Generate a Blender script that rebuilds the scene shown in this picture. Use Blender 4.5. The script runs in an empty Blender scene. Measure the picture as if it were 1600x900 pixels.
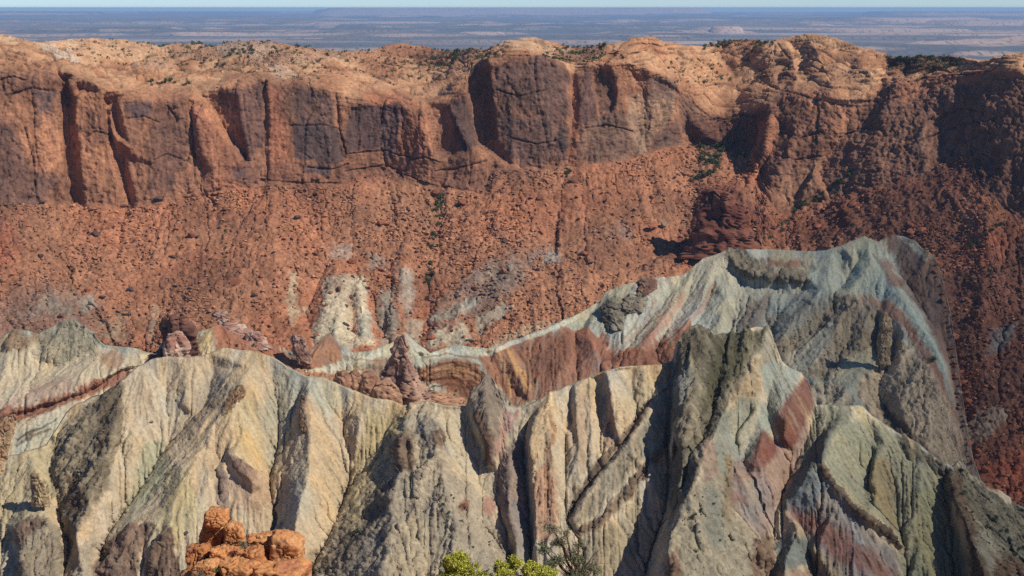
import bpy, math, random
import numpy as np
from mathutils import Vector
from mathutils.geometry import delaunay_2d_cdt

# ------------------------------------------------------------------ camera model
F = 2200.0                       # focal length in pixels of a 1600 px wide frame
PITCH = math.atan((450 - 12) / F)
SP, CP = math.sin(PITCH), math.cos(PITCH)
CAMZ = 500.0
SUN_EL, SUN_BACK = math.radians(43), math.radians(26)   # elevation; turned behind the viewer from due right
TO_SUN = Vector((math.cos(SUN_EL) * math.cos(SUN_BACK), -math.cos(SUN_EL) * math.sin(SUN_BACK), math.sin(SUN_EL)))
rng = np.random.RandomState(7)
random.seed(7)


def tan_dep(py):
    q = (450.0 - py) / F
    return -(-SP + q * CP) / (CP + q * SP)


def kx(px, py):
    return (px - 800.0) / F / (CP + (450.0 - py) / F * SP)


def point(px, py, D):
    """world point at horizontal distance D seen through a pixel of the photo"""
    return np.stack([kx(px, py) * D, D + 0 * px, CAMZ - tan_dep(py) * D], -1)


# ------------------------------------------------------------------ noise
def _h(ix, iy, iz, seed):
    n = (ix.astype(np.uint32) * np.uint32(374761393)) ^ (iy.astype(np.uint32) * np.uint32(668265263)) \
        ^ (iz.astype(np.uint32) * np.uint32(2246822519)) ^ np.uint32((seed * 3266489917) & 0xffffffff)
    n = (n ^ (n >> np.uint32(13))) * np.uint32(1274126177)
    n = (n ^ (n >> np.uint32(15))) * np.uint32(2654435769)
    return ((n >> np.uint32(8)) & np.uint32(0xffff)).astype(np.float32) / 32767.5 - 1.0


def vnoise(p, seed=0):
    """smooth 3-D value noise, about -1..1"""
    shp = p.shape[:-1]
    p = p.reshape(-1, 3)
    i = np.floor(p)
    f = (p - i).astype(np.float32)
    f = f * f * f * (f * (f * 6 - 15) + 10)
    i = i.astype(np.int64)
    x, y, z = i[:, 0], i[:, 1], i[:, 2]
    r = 0
    for dz in (0, 1):
        wz = f[:, 2] if dz else 1 - f[:, 2]
        for dy in (0, 1):
            wy = f[:, 1] if dy else 1 - f[:, 1]
            a = _h(x, y + dy, z + dz, seed)
            b = _h(x + 1, y + dy, z + dz, seed)
            r = r + (a + (b - a) * f[:, 0]) * (wy * wz)
    return r.reshape(shp)


def fbm(P, wl, octs=4, seed=0, gain=0.5, sc=(1, 1, 1), ridged=False):
    q = P * (np.array(sc) / wl)
    r, a, n = 0, 1.0, 0
    for o in range(octs):
        v = vnoise(q + 17.3 * o, seed + o)
        if ridged:
            v = 1 - 2 * np.abs(v) ** 0.8
        r = r + a * v
        n += a
        a *= gain
        q = q * 2.03
    return r / n


def cells(P, wl, seed=0, sc=(1, 1, 1)):
    """voronoi: random value of the nearest cell and the gap to the second nearest"""
    q = (P * (np.array(sc) / wl)).reshape(-1, 3)
    i = np.floor(q).astype(np.int64)
    d1 = np.full(len(q), 9.0, np.float32)
    d2 = d1.copy()
    val = np.zeros(len(q), np.float32)
    for dx in (-1, 0, 1):
        for dy in (-1, 0, 1):
            for dz in (-1, 0, 1):
                x, y, z = i[:, 0] + dx, i[:, 1] + dy, i[:, 2] + dz
                cx = x + .5 + .5 * _h(x, y, z, seed)
                cy = y + .5 + .5 * _h(x, y, z, seed + 1)
                cz = z + .5 + .5 * _h(x, y, z, seed + 2)
                d = np.sqrt((q[:, 0] - cx) ** 2 + (q[:, 1] - cy) ** 2 + (q[:, 2] - cz) ** 2).astype(np.float32)
                nv = _h(x, y, z, seed + 3)
                m = d < d1
                d2 = np.where(m, d1, np.minimum(d2, d))
                val = np.where(m, nv, val)
                d1 = np.where(m, d, d1)
    return val.reshape(P.shape[:-1]), (d2 - d1).reshape(P.shape[:-1])


def sstep(x, a, b):
    t = np.clip((x - a) / (b - a), 0, 1)
    return t * t * (3 - 2 * t)


def blur(a, n):
    for ax in (0, 1):
        for _ in range(n):
            b = np.pad(a, [(1, 1) if k == ax else (0, 0) for k in range(a.ndim)], mode='edge')
            sl = lambda s, e: tuple(slice(s, e) if k == ax else slice(None) for k in range(a.ndim))
            L = b.shape[ax]
            a = .25 * b[sl(0, L - 2)] + .5 * b[sl(1, L - 1)] + .25 * b[sl(2, L)]
    return a


# ------------------------------------------------------------------ relief from ridge and gully lines
def relief_field(lines, soft=1, box=(-220, 1820, 0, 1100), step=2.0):
    """lines of (x, y, p): p metres the rock stands out towards the viewer; linear between the lines"""
    pts, vals, edges, idx = [], [], [], {}

    def add(x, y, p):
        k = (round(x, 1), round(y, 1))
        if k not in idx:
            idx[k] = len(pts)
            pts.append(Vector((x, y)))
            vals.append(p)
        return idx[k]
    x0, x1, y0, y1 = box
    for l in lines:
        prev = None
        for (x, y, p) in l:
            i = add(x, y, p)
            if prev is not None and prev != i:
                edges.append((prev, i))
            prev = i
    for x in range(x0, x1 + 1, 120):
        for y in (y0, y1):
            add(x, y, 0)
    for y in range(y0, y1 + 1, 100):
        for x in (x0, x1):
            add(x, y, 0)
    vs, es, fs, ov, oe, of = delaunay_2d_cdt(pts, edges, [], 0, 1e-4)
    vv = np.array([np.mean([vals[k] for k in o]) if len(o) else np.nan for o in ov])
    V = np.array([(v.x, v.y) for v in vs])
    bad = np.isnan(vv)
    if bad.any():                          # crossings of two lines: take the nearer ends
        for b in np.where(bad)[0]:
            d = np.hypot(*(V - V[b]).T)
            d[bad] = 1e9
            o = np.argsort(d)[:4]
            vv[b] = np.average(vv[o], weights=1 / (d[o] + 1))
    W, H = int((x1 - x0) / step) + 1, int((y1 - y0) / step) + 1
    img = np.zeros((H, W), np.float32)
    for f in fs:
        if len(f) != 3:
            continue
        a, b, c = V[f[0]], V[f[1]], V[f[2]]
        den = (b[1] - c[1]) * (a[0] - c[0]) + (c[0] - b[0]) * (a[1] - c[1])
        if abs(den) < 1e-6:
            continue
        ix0, ix1 = int((min(a[0], b[0], c[0]) - x0) / step), int((max(a[0], b[0], c[0]) - x0) / step) + 2
        iy0, iy1 = int((min(a[1], b[1], c[1]) - y0) / step), int((max(a[1], b[1], c[1]) - y0) / step) + 2
        ix1, iy1 = min(ix1, W), min(iy1, H)
        X, Y = np.meshgrid(np.arange(ix0, ix1) * step + x0, np.arange(iy0, iy1) * step + y0)
        u = ((b[1] - c[1]) * (X - c[0]) + (c[0] - b[0]) * (Y - c[1])) / den
        v = ((c[1] - a[1]) * (X - c[0]) + (a[0] - c[0]) * (Y - c[1])) / den
        w = 1 - u - v
        m = (u >= -1e-3) & (v >= -1e-3) & (w >= -1e-3)
        val = u * vv[f[0]] + v * vv[f[1]] + w * vv[f[2]]
        sub = img[iy0:iy1, ix0:ix1]
        sub[m] = val[m]
    img = blur(img, soft)

    def sample(PX, PY):
        gx = np.clip((PX - x0) / step, 0, W - 1.001)
        gy = np.clip((PY - y0) / step, 0, H - 1.001)
        i, j = gx.astype(int), gy.astype(int)
        fx, fy = gx - i, gy - j
        return (img[j, i] * (1 - fx) * (1 - fy) + img[j, i + 1] * fx * (1 - fy)
                + img[j + 1, i] * (1 - fx) * fy + img[j + 1, i + 1] * fx * fy)
    return sample


def poly_sd(PX, PY, poly):
    """signed distance to a polygon, positive inside"""
    poly = np.array(poly, float)
    d = np.full(PX.shape, 1e9)
    inside = np.zeros(PX.shape, bool)
    n = len(poly)
    for i in range(n):
        ax, ay = poly[i]
        bx, by = poly[(i + 1) % n]
        ex, ey = bx - ax, by - ay
        wx, wy = PX - ax, PY - ay
        t = np.clip((wx * ex + wy * ey) / (ex * ex + ey * ey + 1e-9), 0, 1)
        d = np.minimum(d, (wx - t * ex) ** 2 + (wy - t * ey) ** 2)
        c = ((ay > PY) != (by > PY))
        with np.errstate(divide='ignore', invalid='ignore'):
            xi = ax + (PY - ay) / (by - ay if by != ay else 1e-9) * (bx - ax)
        inside ^= c & (PX < xi)
    return np.where(inside, 1, -1) * np.sqrt(d)


def region_mask(PX, PY, poly, soft=4, warp=None, extra=None):
    poly = np.array(poly, float)
    m = soft + 26
    x0, y0 = poly.min(0) - m
    x1, y1 = poly.max(0) + m
    sel = (PX > x0) & (PX < x1) & (PY > y0) & (PY < y1)
    out = np.zeros(PX.shape, np.float32)
    if not sel.any():
        return out
    qx, qy = PX[sel], PY[sel]
    if warp is not None:
        qx = qx + warp[0][sel]
        qy = qy + warp[1][sel]
    sd = poly_sd(qx, qy, poly)
    if extra is not None:
        sd = sd + extra[sel]
    out[sel] = sstep(sd, -soft, soft)
    return out


def lin(c):
    c = np.array(c, float) / 255.0
    return np.where(c <= 0.04045, c / 12.92, ((c + 0.055) / 1.055) ** 2.4)


ALB = 0.70


def seen(c, k=1.0):
    """rock colour as it shows in sun, turned into an albedo"""
    l = lin(c)
    red = float(np.clip((l[0] - l[1]) / l[0] * 1.6 - .35, 0, 1))
    l = l * np.array([1.0, .975 + .075 * red, 1.03 - .05 * red])
    y = float(l @ np.array([.21, .72, .07]))
    return (l + (y - l) * .10) * ALB * k


def stroke(L, pts, width, rgb, a=.85, warp=.5, soft=1.2):
    """a thin bed or stripe following a line"""
    pts = np.array(pts, float)
    lo, hi = pts.min(0) - width - 14, pts.max(0) + width + 14
    sel = (L.PX > lo[0]) & (L.PX < hi[0]) & (L.PY > lo[1]) & (L.PY < hi[1])
    x, y = L.PX[sel] + warp * L.warp[0][sel], L.PY[sel] + warp * L.warp[1][sel]
    d = np.full(x.shape, 1e9)
    for (ax, ay), (bx, by) in zip(pts[:-1], pts[1:]):
        ex, ey = bx - ax, by - ay
        t = np.clip(((x - ax) * ex + (y - ay) * ey) / (ex * ex + ey * ey + 1e-9), 0, 1)
        d = np.minimum(d, np.hypot(x - ax - t * ex, y - ay - t * ey))
    m = (sstep(d, width / 2 + soft, width / 2 - soft) * a)[:, None]
    L.col[sel] = L.col[sel] * (1 - m) + seen(rgb) * m


def groove_field(L, lines, width=1.6):
    m = np.zeros(L.PX.shape, np.float32)
    for pts in lines:
        pts = np.array(pts, float)
        lo, hi = pts.min(0) - width - 12, pts.max(0) + width + 12
        sel = (L.PX > lo[0]) & (L.PX < hi[0]) & (L.PY > lo[1]) & (L.PY < hi[1])
        x, y = L.PX[sel] + .35 * L.warp[0][sel], L.PY[sel] + .35 * L.warp[1][sel]
        d = np.full(x.shape, 1e9)
        wl_ = np.ones(x.shape)
        for q, ((ax, ay), (bx, by)) in enumerate(zip(pts[:-1], pts[1:])):
            ex, ey = bx - ax, by - ay
            t = np.clip(((x - ax) * ex + (y - ay) * ey) / (ex * ex + ey * ey + 1e-9), 0, 1)
            d = np.minimum(d, np.hypot(x - ax - t * ex, y - ay - t * ey))
        m[sel] = np.maximum(m[sel], sstep(d, width * (1 + .6 * vnoise(np.stack([x / 18, y / 18, 0 * x], -1), 3)), .2))
    return m


def interp_line(line, xs):
    l = np.array(line, float)
    assert (np.diff(l[:, 0]) >= 0).all(), l[:-1][np.diff(l[:, 0]) < 0]
    return np.interp(xs, l[:, 0], l[:, 1])


# ------------------------------------------------------------------ a terrain layer
class Layer:
    STEP = 1.7

    def __init__(s, lines, D_anchor, anchor, slope, lines_relief, soft=1, x0=-150, x1=1750, jag=0, seed=1, dens=1.7):
        s.cols = np.arange(x0, x1, s.STEP)
        ys = [interp_line(l, s.cols) for l in lines]
        for k in range(1, len(ys)):
            ys[k] = np.maximum(ys[k], ys[k - 1] + 2)
        s.bands = [0]
        rows = []
        for k in range(len(ys) - 1):
            n = max(3, int(np.percentile(ys[k + 1] - ys[k], 90) / dens))
            t = np.arange(n) / n
            rows.append(ys[k][None] + (ys[k + 1] - ys[k])[None] * t[:, None])
            s.bands.append(s.bands[-1] + n)
        rows.append(ys[-1][None])
        s.PY = np.concatenate(rows, 0)
        s.PX = np.repeat(s.cols[None], len(s.PY), 0)
        if jag:
            e = 1 - np.arange(len(s.PY))[:, None] / 12.0
            j = fbm(np.stack([s.PX[:1], s.PX[:1] * 0, s.PX[:1] * 0], -1), 26, 4, seed)
            s.PY = s.PY + np.clip(e, 0, 1) * j * jag
        S = slope(s.PX, s.PY, s)
        T = tan_dep(s.PY)
        dT = np.diff(T, axis=0)
        dl = dT / (0.5 * (S[1:] + S[:-1]) + 0.5 * (T[1:] + T[:-1]))
        L = np.concatenate([np.zeros((1, dl.shape[1])), -np.cumsum(dl, 0)], 0)   # log distance from the crest down
        a = s.bands[anchor]
        D = interp_line(D_anchor, s.cols)
        s.D = D[None] * np.exp(L - L[a][None])
        s.relief = relief_field(lines_relief, soft)
        s.D = s.D - s.relief(s.PX, s.PY)
        s.P = point(s.PX, s.PY, s.D)
        s.rock = np.zeros(s.PX.shape, np.float32)
        s.col = None
        w = point(s.PX, s.PY, np.full(s.PX.shape, 1000.0))
        s.warp = (9 * fbm(w, 16, 5, seed + 50, .6), 9 * fbm(w, 16, 5, seed + 60, .6))
        s.stk = np.zeros(s.PX.shape, np.float32)
        s.seed = seed
        g = np.abs(np.gradient(s.PY[0])) / s.STEP
        k = np.exp(-.5 * (np.arange(-24, 25) / 9.0) ** 2)
        g = np.convolve(np.pad(np.maximum.reduce([np.roll(g, q) for q in (-3, -2, -1, 0, 1, 2, 3)]), 24, mode='edge'), k / k.sum(), 'valid')
        s.calm = 1 - .96 * sstep(g, 1.2, 3.6)[None]      # columns along a near-upright edge are left smooth

    def normals(s):
        Pu = np.gradient(s.P, axis=1)
        Pv = np.gradient(s.P, axis=0)
        N = np.cross(Pv, Pu)
        N /= np.linalg.norm(N, axis=-1, keepdims=True) + 1e-9
        sgn = np.sign(np.sum(N * (np.array([0, 0, CAMZ]) - s.P), -1, keepdims=True))
        return N * np.where(sgn == 0, 1, sgn)

    def streaks(s, scale=1, steps=22, seed=0):
        """noise smeared along the line water runs down: rills and stains"""
        Pu = np.gradient(blur(s.P, 3), axis=1)
        Pv = np.gradient(blur(s.P, 3), axis=0)
        E, Fm, G = (Pu * Pu).sum(-1), (Pu * Pv).sum(-1), (Pv * Pv).sum(-1)
        zu, zv = -Pu[..., 2], -Pv[..., 2]
        det = E * G - Fm * Fm + 1e-6
        a = (G * zu - Fm * zv) / det
        b = (E * zv - Fm * zu) / det
        n = np.hypot(a, b) + 1e-9
        a, b = a / n, b / n
        H, W = a.shape
        r = np.random.RandomState(seed)
        nz = r.randn(H // scale + 2, W // scale + 2).astype(np.float32)
        if scale > 1:
            yy, xx = np.meshgrid(np.arange(H) / scale, np.arange(W) / scale, indexing='ij')
            i, j = yy.astype(int), xx.astype(int)
            fy, fx = yy - i, xx - j
            nz = nz[i, j] * (1 - fy) * (1 - fx) + nz[i + 1, j] * fy * (1 - fx) + nz[i, j + 1] * (1 - fy) * fx + nz[i + 1, j + 1] * fy * fx
        else:
            nz = nz[:H, :W]
        acc = nz.copy()
        R, Cc = np.meshgrid(np.arange(H, dtype=np.float32), np.arange(W, dtype=np.float32), indexing='ij')
        for sg in (1, -1):
            y, x = R.copy(), Cc.copy()
            for k in range(steps):
                i, j = np.clip(y, 0, H - 1).astype(int), np.clip(x, 0, W - 1).astype(int)
                x += sg * a[i, j]
                y += sg * b[i, j]
                i, j = np.clip(y + .5, 0, H - 1).astype(int), np.clip(x + .5, 0, W - 1).astype(int)
                acc += nz[i, j]
        acc -= acc.mean()
        return acc / (acc.std() + 1e-9)

    def displace(s, d, N=None):
        s.P = s.P + (s.normals() if N is None else N) * d[..., None]

    def paint(s, poly, rgb, soft=4, a=1.0, rock=None, warp=1.0):
        m = region_mask(s.PX, s.PY, poly, soft, (s.warp[0] * warp, s.warp[1] * warp), s.stk * warp) * a * np.clip(1 + .06 * s.stk, .6, 1)
        if rgb is not None:
            s.col = s.col * (1 - m[..., None]) + seen(rgb) * m[..., None]
        if rock is not None:
            s.rock = s.rock * (1 - m) + rock * m
        return m

    def at(s, px, py):
        j = int(np.clip(round((px - s.cols[0]) / s.STEP), 0, len(s.cols) - 1))
        i = int(np.clip(np.searchsorted(s.PY[:, j], py), 0, len(s.PY) - 1))
        return s.P[i, j], (i, j)


def erode(L, K, iters=6, m=.5, r0=0, mask=None, slope=.8, cap=14.0, seed=0, diff=.2):
    """running water: drainage is traced over the slope and cuts gullies, leaving sharp divides"""
    H, W = L.PX.shape
    P = L.P
    z = P[..., 2] + .5 * vnoise(P / 3.0, seed) + .5 * vnoise(P / 9.0, seed + 1) + .5 * vnoise(P / 24.0, seed + 2)
    z0 = P[..., 2].copy()
    nb = [(-1, -1), (-1, 0), (-1, 1), (0, -1), (0, 1), (1, -1), (1, 0), (1, 1)]
    hx = np.full((8, H, W), 1e9)
    idx = np.arange(H * W).reshape(H, W)
    tgt = np.zeros((8, H, W), np.int64)
    for k, (dy, dx) in enumerate(nb):
        ys, yd = slice(max(0, -dy), H - max(0, dy)), slice(max(0, dy), H - max(0, -dy))
        xs, xd = slice(max(0, -dx), W - max(0, dx)), slice(max(0, dx), W - max(0, -dx))
        dd = np.linalg.norm(P[yd, xd] - P[ys, xs], axis=-1)
        hx[k, ys, xs] = dd
        tgt[k, ys, xs] = idx[yd, xd]
    Km = K * (np.ones((H, W)) if mask is None else mask)
    zf = z.ravel().copy()
    jr = np.random.RandomState(seed)
    for it in range(iters):
        best = np.zeros(H * W)
        rec = np.arange(H * W)
        dist = np.ones(H * W)
        for k in range(8):
            t = tgt[k].ravel()
            h = hx[k].ravel()
            s_ = (zf - zf[t]) / h
            s_[h > 1e8] = 0
            s_ = s_ * jr.uniform(.86, 1.0, s_.shape)
            b = s_ > best
            best[b], rec[b], dist[b] = s_[b], t[b], h[b]
        order = np.argsort(-zf)
        A = [1.0] * (H * W)
        rl = rec.tolist()
        for i in order.tolist():
            q = rl[i]
            if q != i:
                A[q] += A[i]
        Fc = (Km.ravel() * np.array(A) ** m / dist).tolist()
        zl = zf.tolist()
        for i in order[::-1].tolist():
            q = rl[i]
            if q != i:
                f = Fc[i]
                zl[i] = (zl[i] + f * zl[q]) / (1 + f)
        zf = np.array(zl)
        g = zf.reshape(H, W)
        g = g + diff * (blur(g, 1) - g)
        zf = g.ravel()
    dz = np.clip(zf.reshape(H, W) - z0, -cap, 2)
    dz = dz * sstep(np.arange(H), 0, 8)[:, None]
    L.acc = np.log(np.array(A)).reshape(H, W)
    L.D = L.D - dz / (slope + tan_dep(L.PY))
    L.P = point(L.PX, L.PY, L.D)
    return dz


def make_mesh(name, verts, faces_q, col=None, mat=None, smooth=True, kind='structure', tris=False):
    me = bpy.data.meshes.new(name)
    n = len(verts)
    me.vertices.add(n)
    me.vertices.foreach_set('co', np.ascontiguousarray(verts, np.float32).ravel())
    k = faces_q.shape[1]
    me.loops.add(faces_q.size)
    me.loops.foreach_set('vertex_index', np.ascontiguousarray(faces_q, np.int32).ravel())
    me.polygons.add(len(faces_q))
    me.polygons.foreach_set('loop_start', np.arange(0, faces_q.size, k, dtype=np.int32))
    me.polygons.foreach_set('loop_total', np.full(len(faces_q), k, np.int32))
    me.update(calc_edges=True)
    if smooth:
        me.polygons.foreach_set('use_smooth', np.ones(len(faces_q), bool))
    if col is not None:
        at = me.color_attributes.new('Col', 'FLOAT_COLOR', 'POINT')
        c = np.ones((n, 4), np.float32)
        c[:, :3] = np.clip(col, 0.004, 0.9)
        at.data.foreach_set('color', c.ravel())
    ob = bpy.data.objects.new(name, me)
    bpy.context.scene.collection.objects.link(ob)
    if mat:
        me.materials.append(mat)
    if kind:
        ob['kind'] = kind
    return ob


def grid_object(name, P, col, mat, kind='structure'):
    H, W = P.shape[:2]
    idx = np.arange(H * W).reshape(H, W)
    q = np.stack([idx[:-1, :-1].ravel(), idx[1:, :-1].ravel(), idx[1:, 1:].ravel(), idx[:-1, 1:].ravel()], -1)
    return make_mesh(name, P.reshape(-1, 3), q, col.reshape(-1, 3), mat, kind=kind)


def back_rows(P, col, length, slope, n=40, amp=6, seed=3, flat=0.0):
    """the far side of a ridge, falling away behind its crest"""
    t = (np.arange(1, n + 1) / n) ** 1.6 * length
    c = P[0]
    dirx = c[:, 0] / c[:, 1]
    Y = c[None, :, 1] + t[:, None]
    X = c[None, :, 0] + dirx[None] * t[:, None]
    drop = slope * np.maximum(t - flat, 0) + 0.02 * np.minimum(t, flat)
    drop = np.where(t < 12, slope * t * t / 24, drop - (slope * 6 if flat == 0 else 0))
    Z = c[None, :, 2] - drop[:, None]
    B = np.stack([X, Y, Z], -1)
    B[..., 2] += -np.abs(amp * fbm(B, 60, 4, seed)) * np.clip(t / 30, 0, 1)[:, None]
    B = B[::-1]
    cb = np.repeat(blur(col[:12], 3).mean(0)[None], n, 0)
    return np.concatenate([B, P], 0), np.concatenate([cb, col], 0)
HAZE, EXPO = 2.0e-5, 0.10
# ------------------------------------------------------------------ materials
def new_mat(name):
    m = bpy.data.materials.new(name)
    m.use_nodes = True
    nt = m.node_tree
    nt.nodes.clear()
    out = nt.nodes.new('ShaderNodeOutputMaterial')
    b = nt.nodes.new('ShaderNodeBsdfPrincipled')
    b.inputs['Roughness'].default_value = 0.92
    b.inputs['Specular IOR Level'].default_value = 0.15
    nt.links.new(b.outputs[0], out.inputs[0])
    return m, nt, b


def N_(nt, kind, **kw):
    n = nt.nodes.new(kind)
    for k, v in kw.items():
        if k in n.inputs.keys():
            n.inputs[k].default_value = v
        else:
            setattr(n, k, v)
    return n


def rock_material(name, base=None, grain=2.2, bump=0.9, mottling=0.25, strata=0.0):
    m, nt, b = new_mat(name)
    geo = N_(nt, 'ShaderNodeNewGeometry')
    if base is None:
        col = N_(nt, 'ShaderNodeAttribute', attribute_name='Col').outputs['Color']
    else:
        col = N_(nt, 'ShaderNodeRGB').outputs[0]
        col.default_value = (*base, 1)
    n1 = N_(nt, 'ShaderNodeTexNoise', Scale=1 / (grain * 1.5), Detail=7.0, Roughness=0.72)
    nt.links.new(geo.outputs['Position'], n1.inputs['Vector'])
    mr = N_(nt, 'ShaderNodeMapRange')
    mr.inputs['From Min'].default_value = .25
    mr.inputs['From Max'].default_value = .75
    mr.inputs['To Min'].default_value = 1 - mottling
    mr.inputs['To Max'].default_value = 1 + mottling
    nt.links.new(n1.outputs[0], mr.inputs[0])
    hsv = N_(nt, 'ShaderNodeHueSaturation')
    nt.links.new(col, hsv.inputs['Color'])
    nt.links.new(mr.outputs[0], hsv.inputs['Value'])
    nt.links.new(hsv.outputs[0], b.inputs['Base Color'])
    n2 = N_(nt, 'ShaderNodeTexNoise', Scale=1 / grain, Detail=5.0, Roughness=0.65)
    nt.links.new(geo.outputs['Position'], n2.inputs['Vector'])
    bp = N_(nt, 'ShaderNodeBump', Strength=bump, Distance=grain * 0.5)
    nt.links.new(n2.outputs[0], bp.inputs['Height'])
    nt.links.new(bp.outputs[0], b.inputs['Normal'])
    return m


M_SHALE = rock_material('shale', grain=1.6, bump=.95, mottling=.34)
M_TALUS = rock_material('talus_debris', grain=3.4, bump=1.0, mottling=.5)
M_CLIFF = rock_material('sandstone_cliff', grain=3.2, bump=1.0, mottling=.42)

# ================================================================== near badlands
crest1 = [(-150, 735), (-60, 725), (0, 716), (30, 712), (45, 705), (72, 698), (105, 645), (120, 632), (160, 615), (195, 592), (215, 575), (240, 562),
          (262, 558), (290, 560), (318, 556), (335, 549), (350, 544), (372, 548), (400, 550), (425, 558), (450, 575), (480, 590), (505, 592), (530, 602),
          (550, 611), (587, 625), (613, 627), (630, 635), (648, 632), (657, 630), (667, 628), (690, 634), (728, 636), (734, 615), (745, 606),
          (752, 603), (758, 588), (766, 586), (772, 596), (784, 616), (792, 636), (815, 640), (833, 631), (845, 624), (857, 616), (890, 603), (930, 586), (967, 574), (1007, 573), (1033, 570),
          (1050, 565), (1056, 540), (1066, 522), (1078, 512), (1090, 509), (1104, 513), (1117, 522), (1135, 524), (1153, 522), (1165, 516), (1182, 511), (1200, 513),
          (1212, 540), (1222, 566), (1235, 577), (1252, 583), (1264, 598), (1272, 622), (1276, 634), (1313, 634), (1347, 637), (1362, 652), (1400, 677),
          (1433, 693), (1467, 720), (1488, 731), (1497, 722), (1513, 743), (1537, 762), (1563, 768), (1600, 796), (1660, 830), (1750, 850)]
bot1 = [(-150, 985), (1750, 985)]
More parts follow.
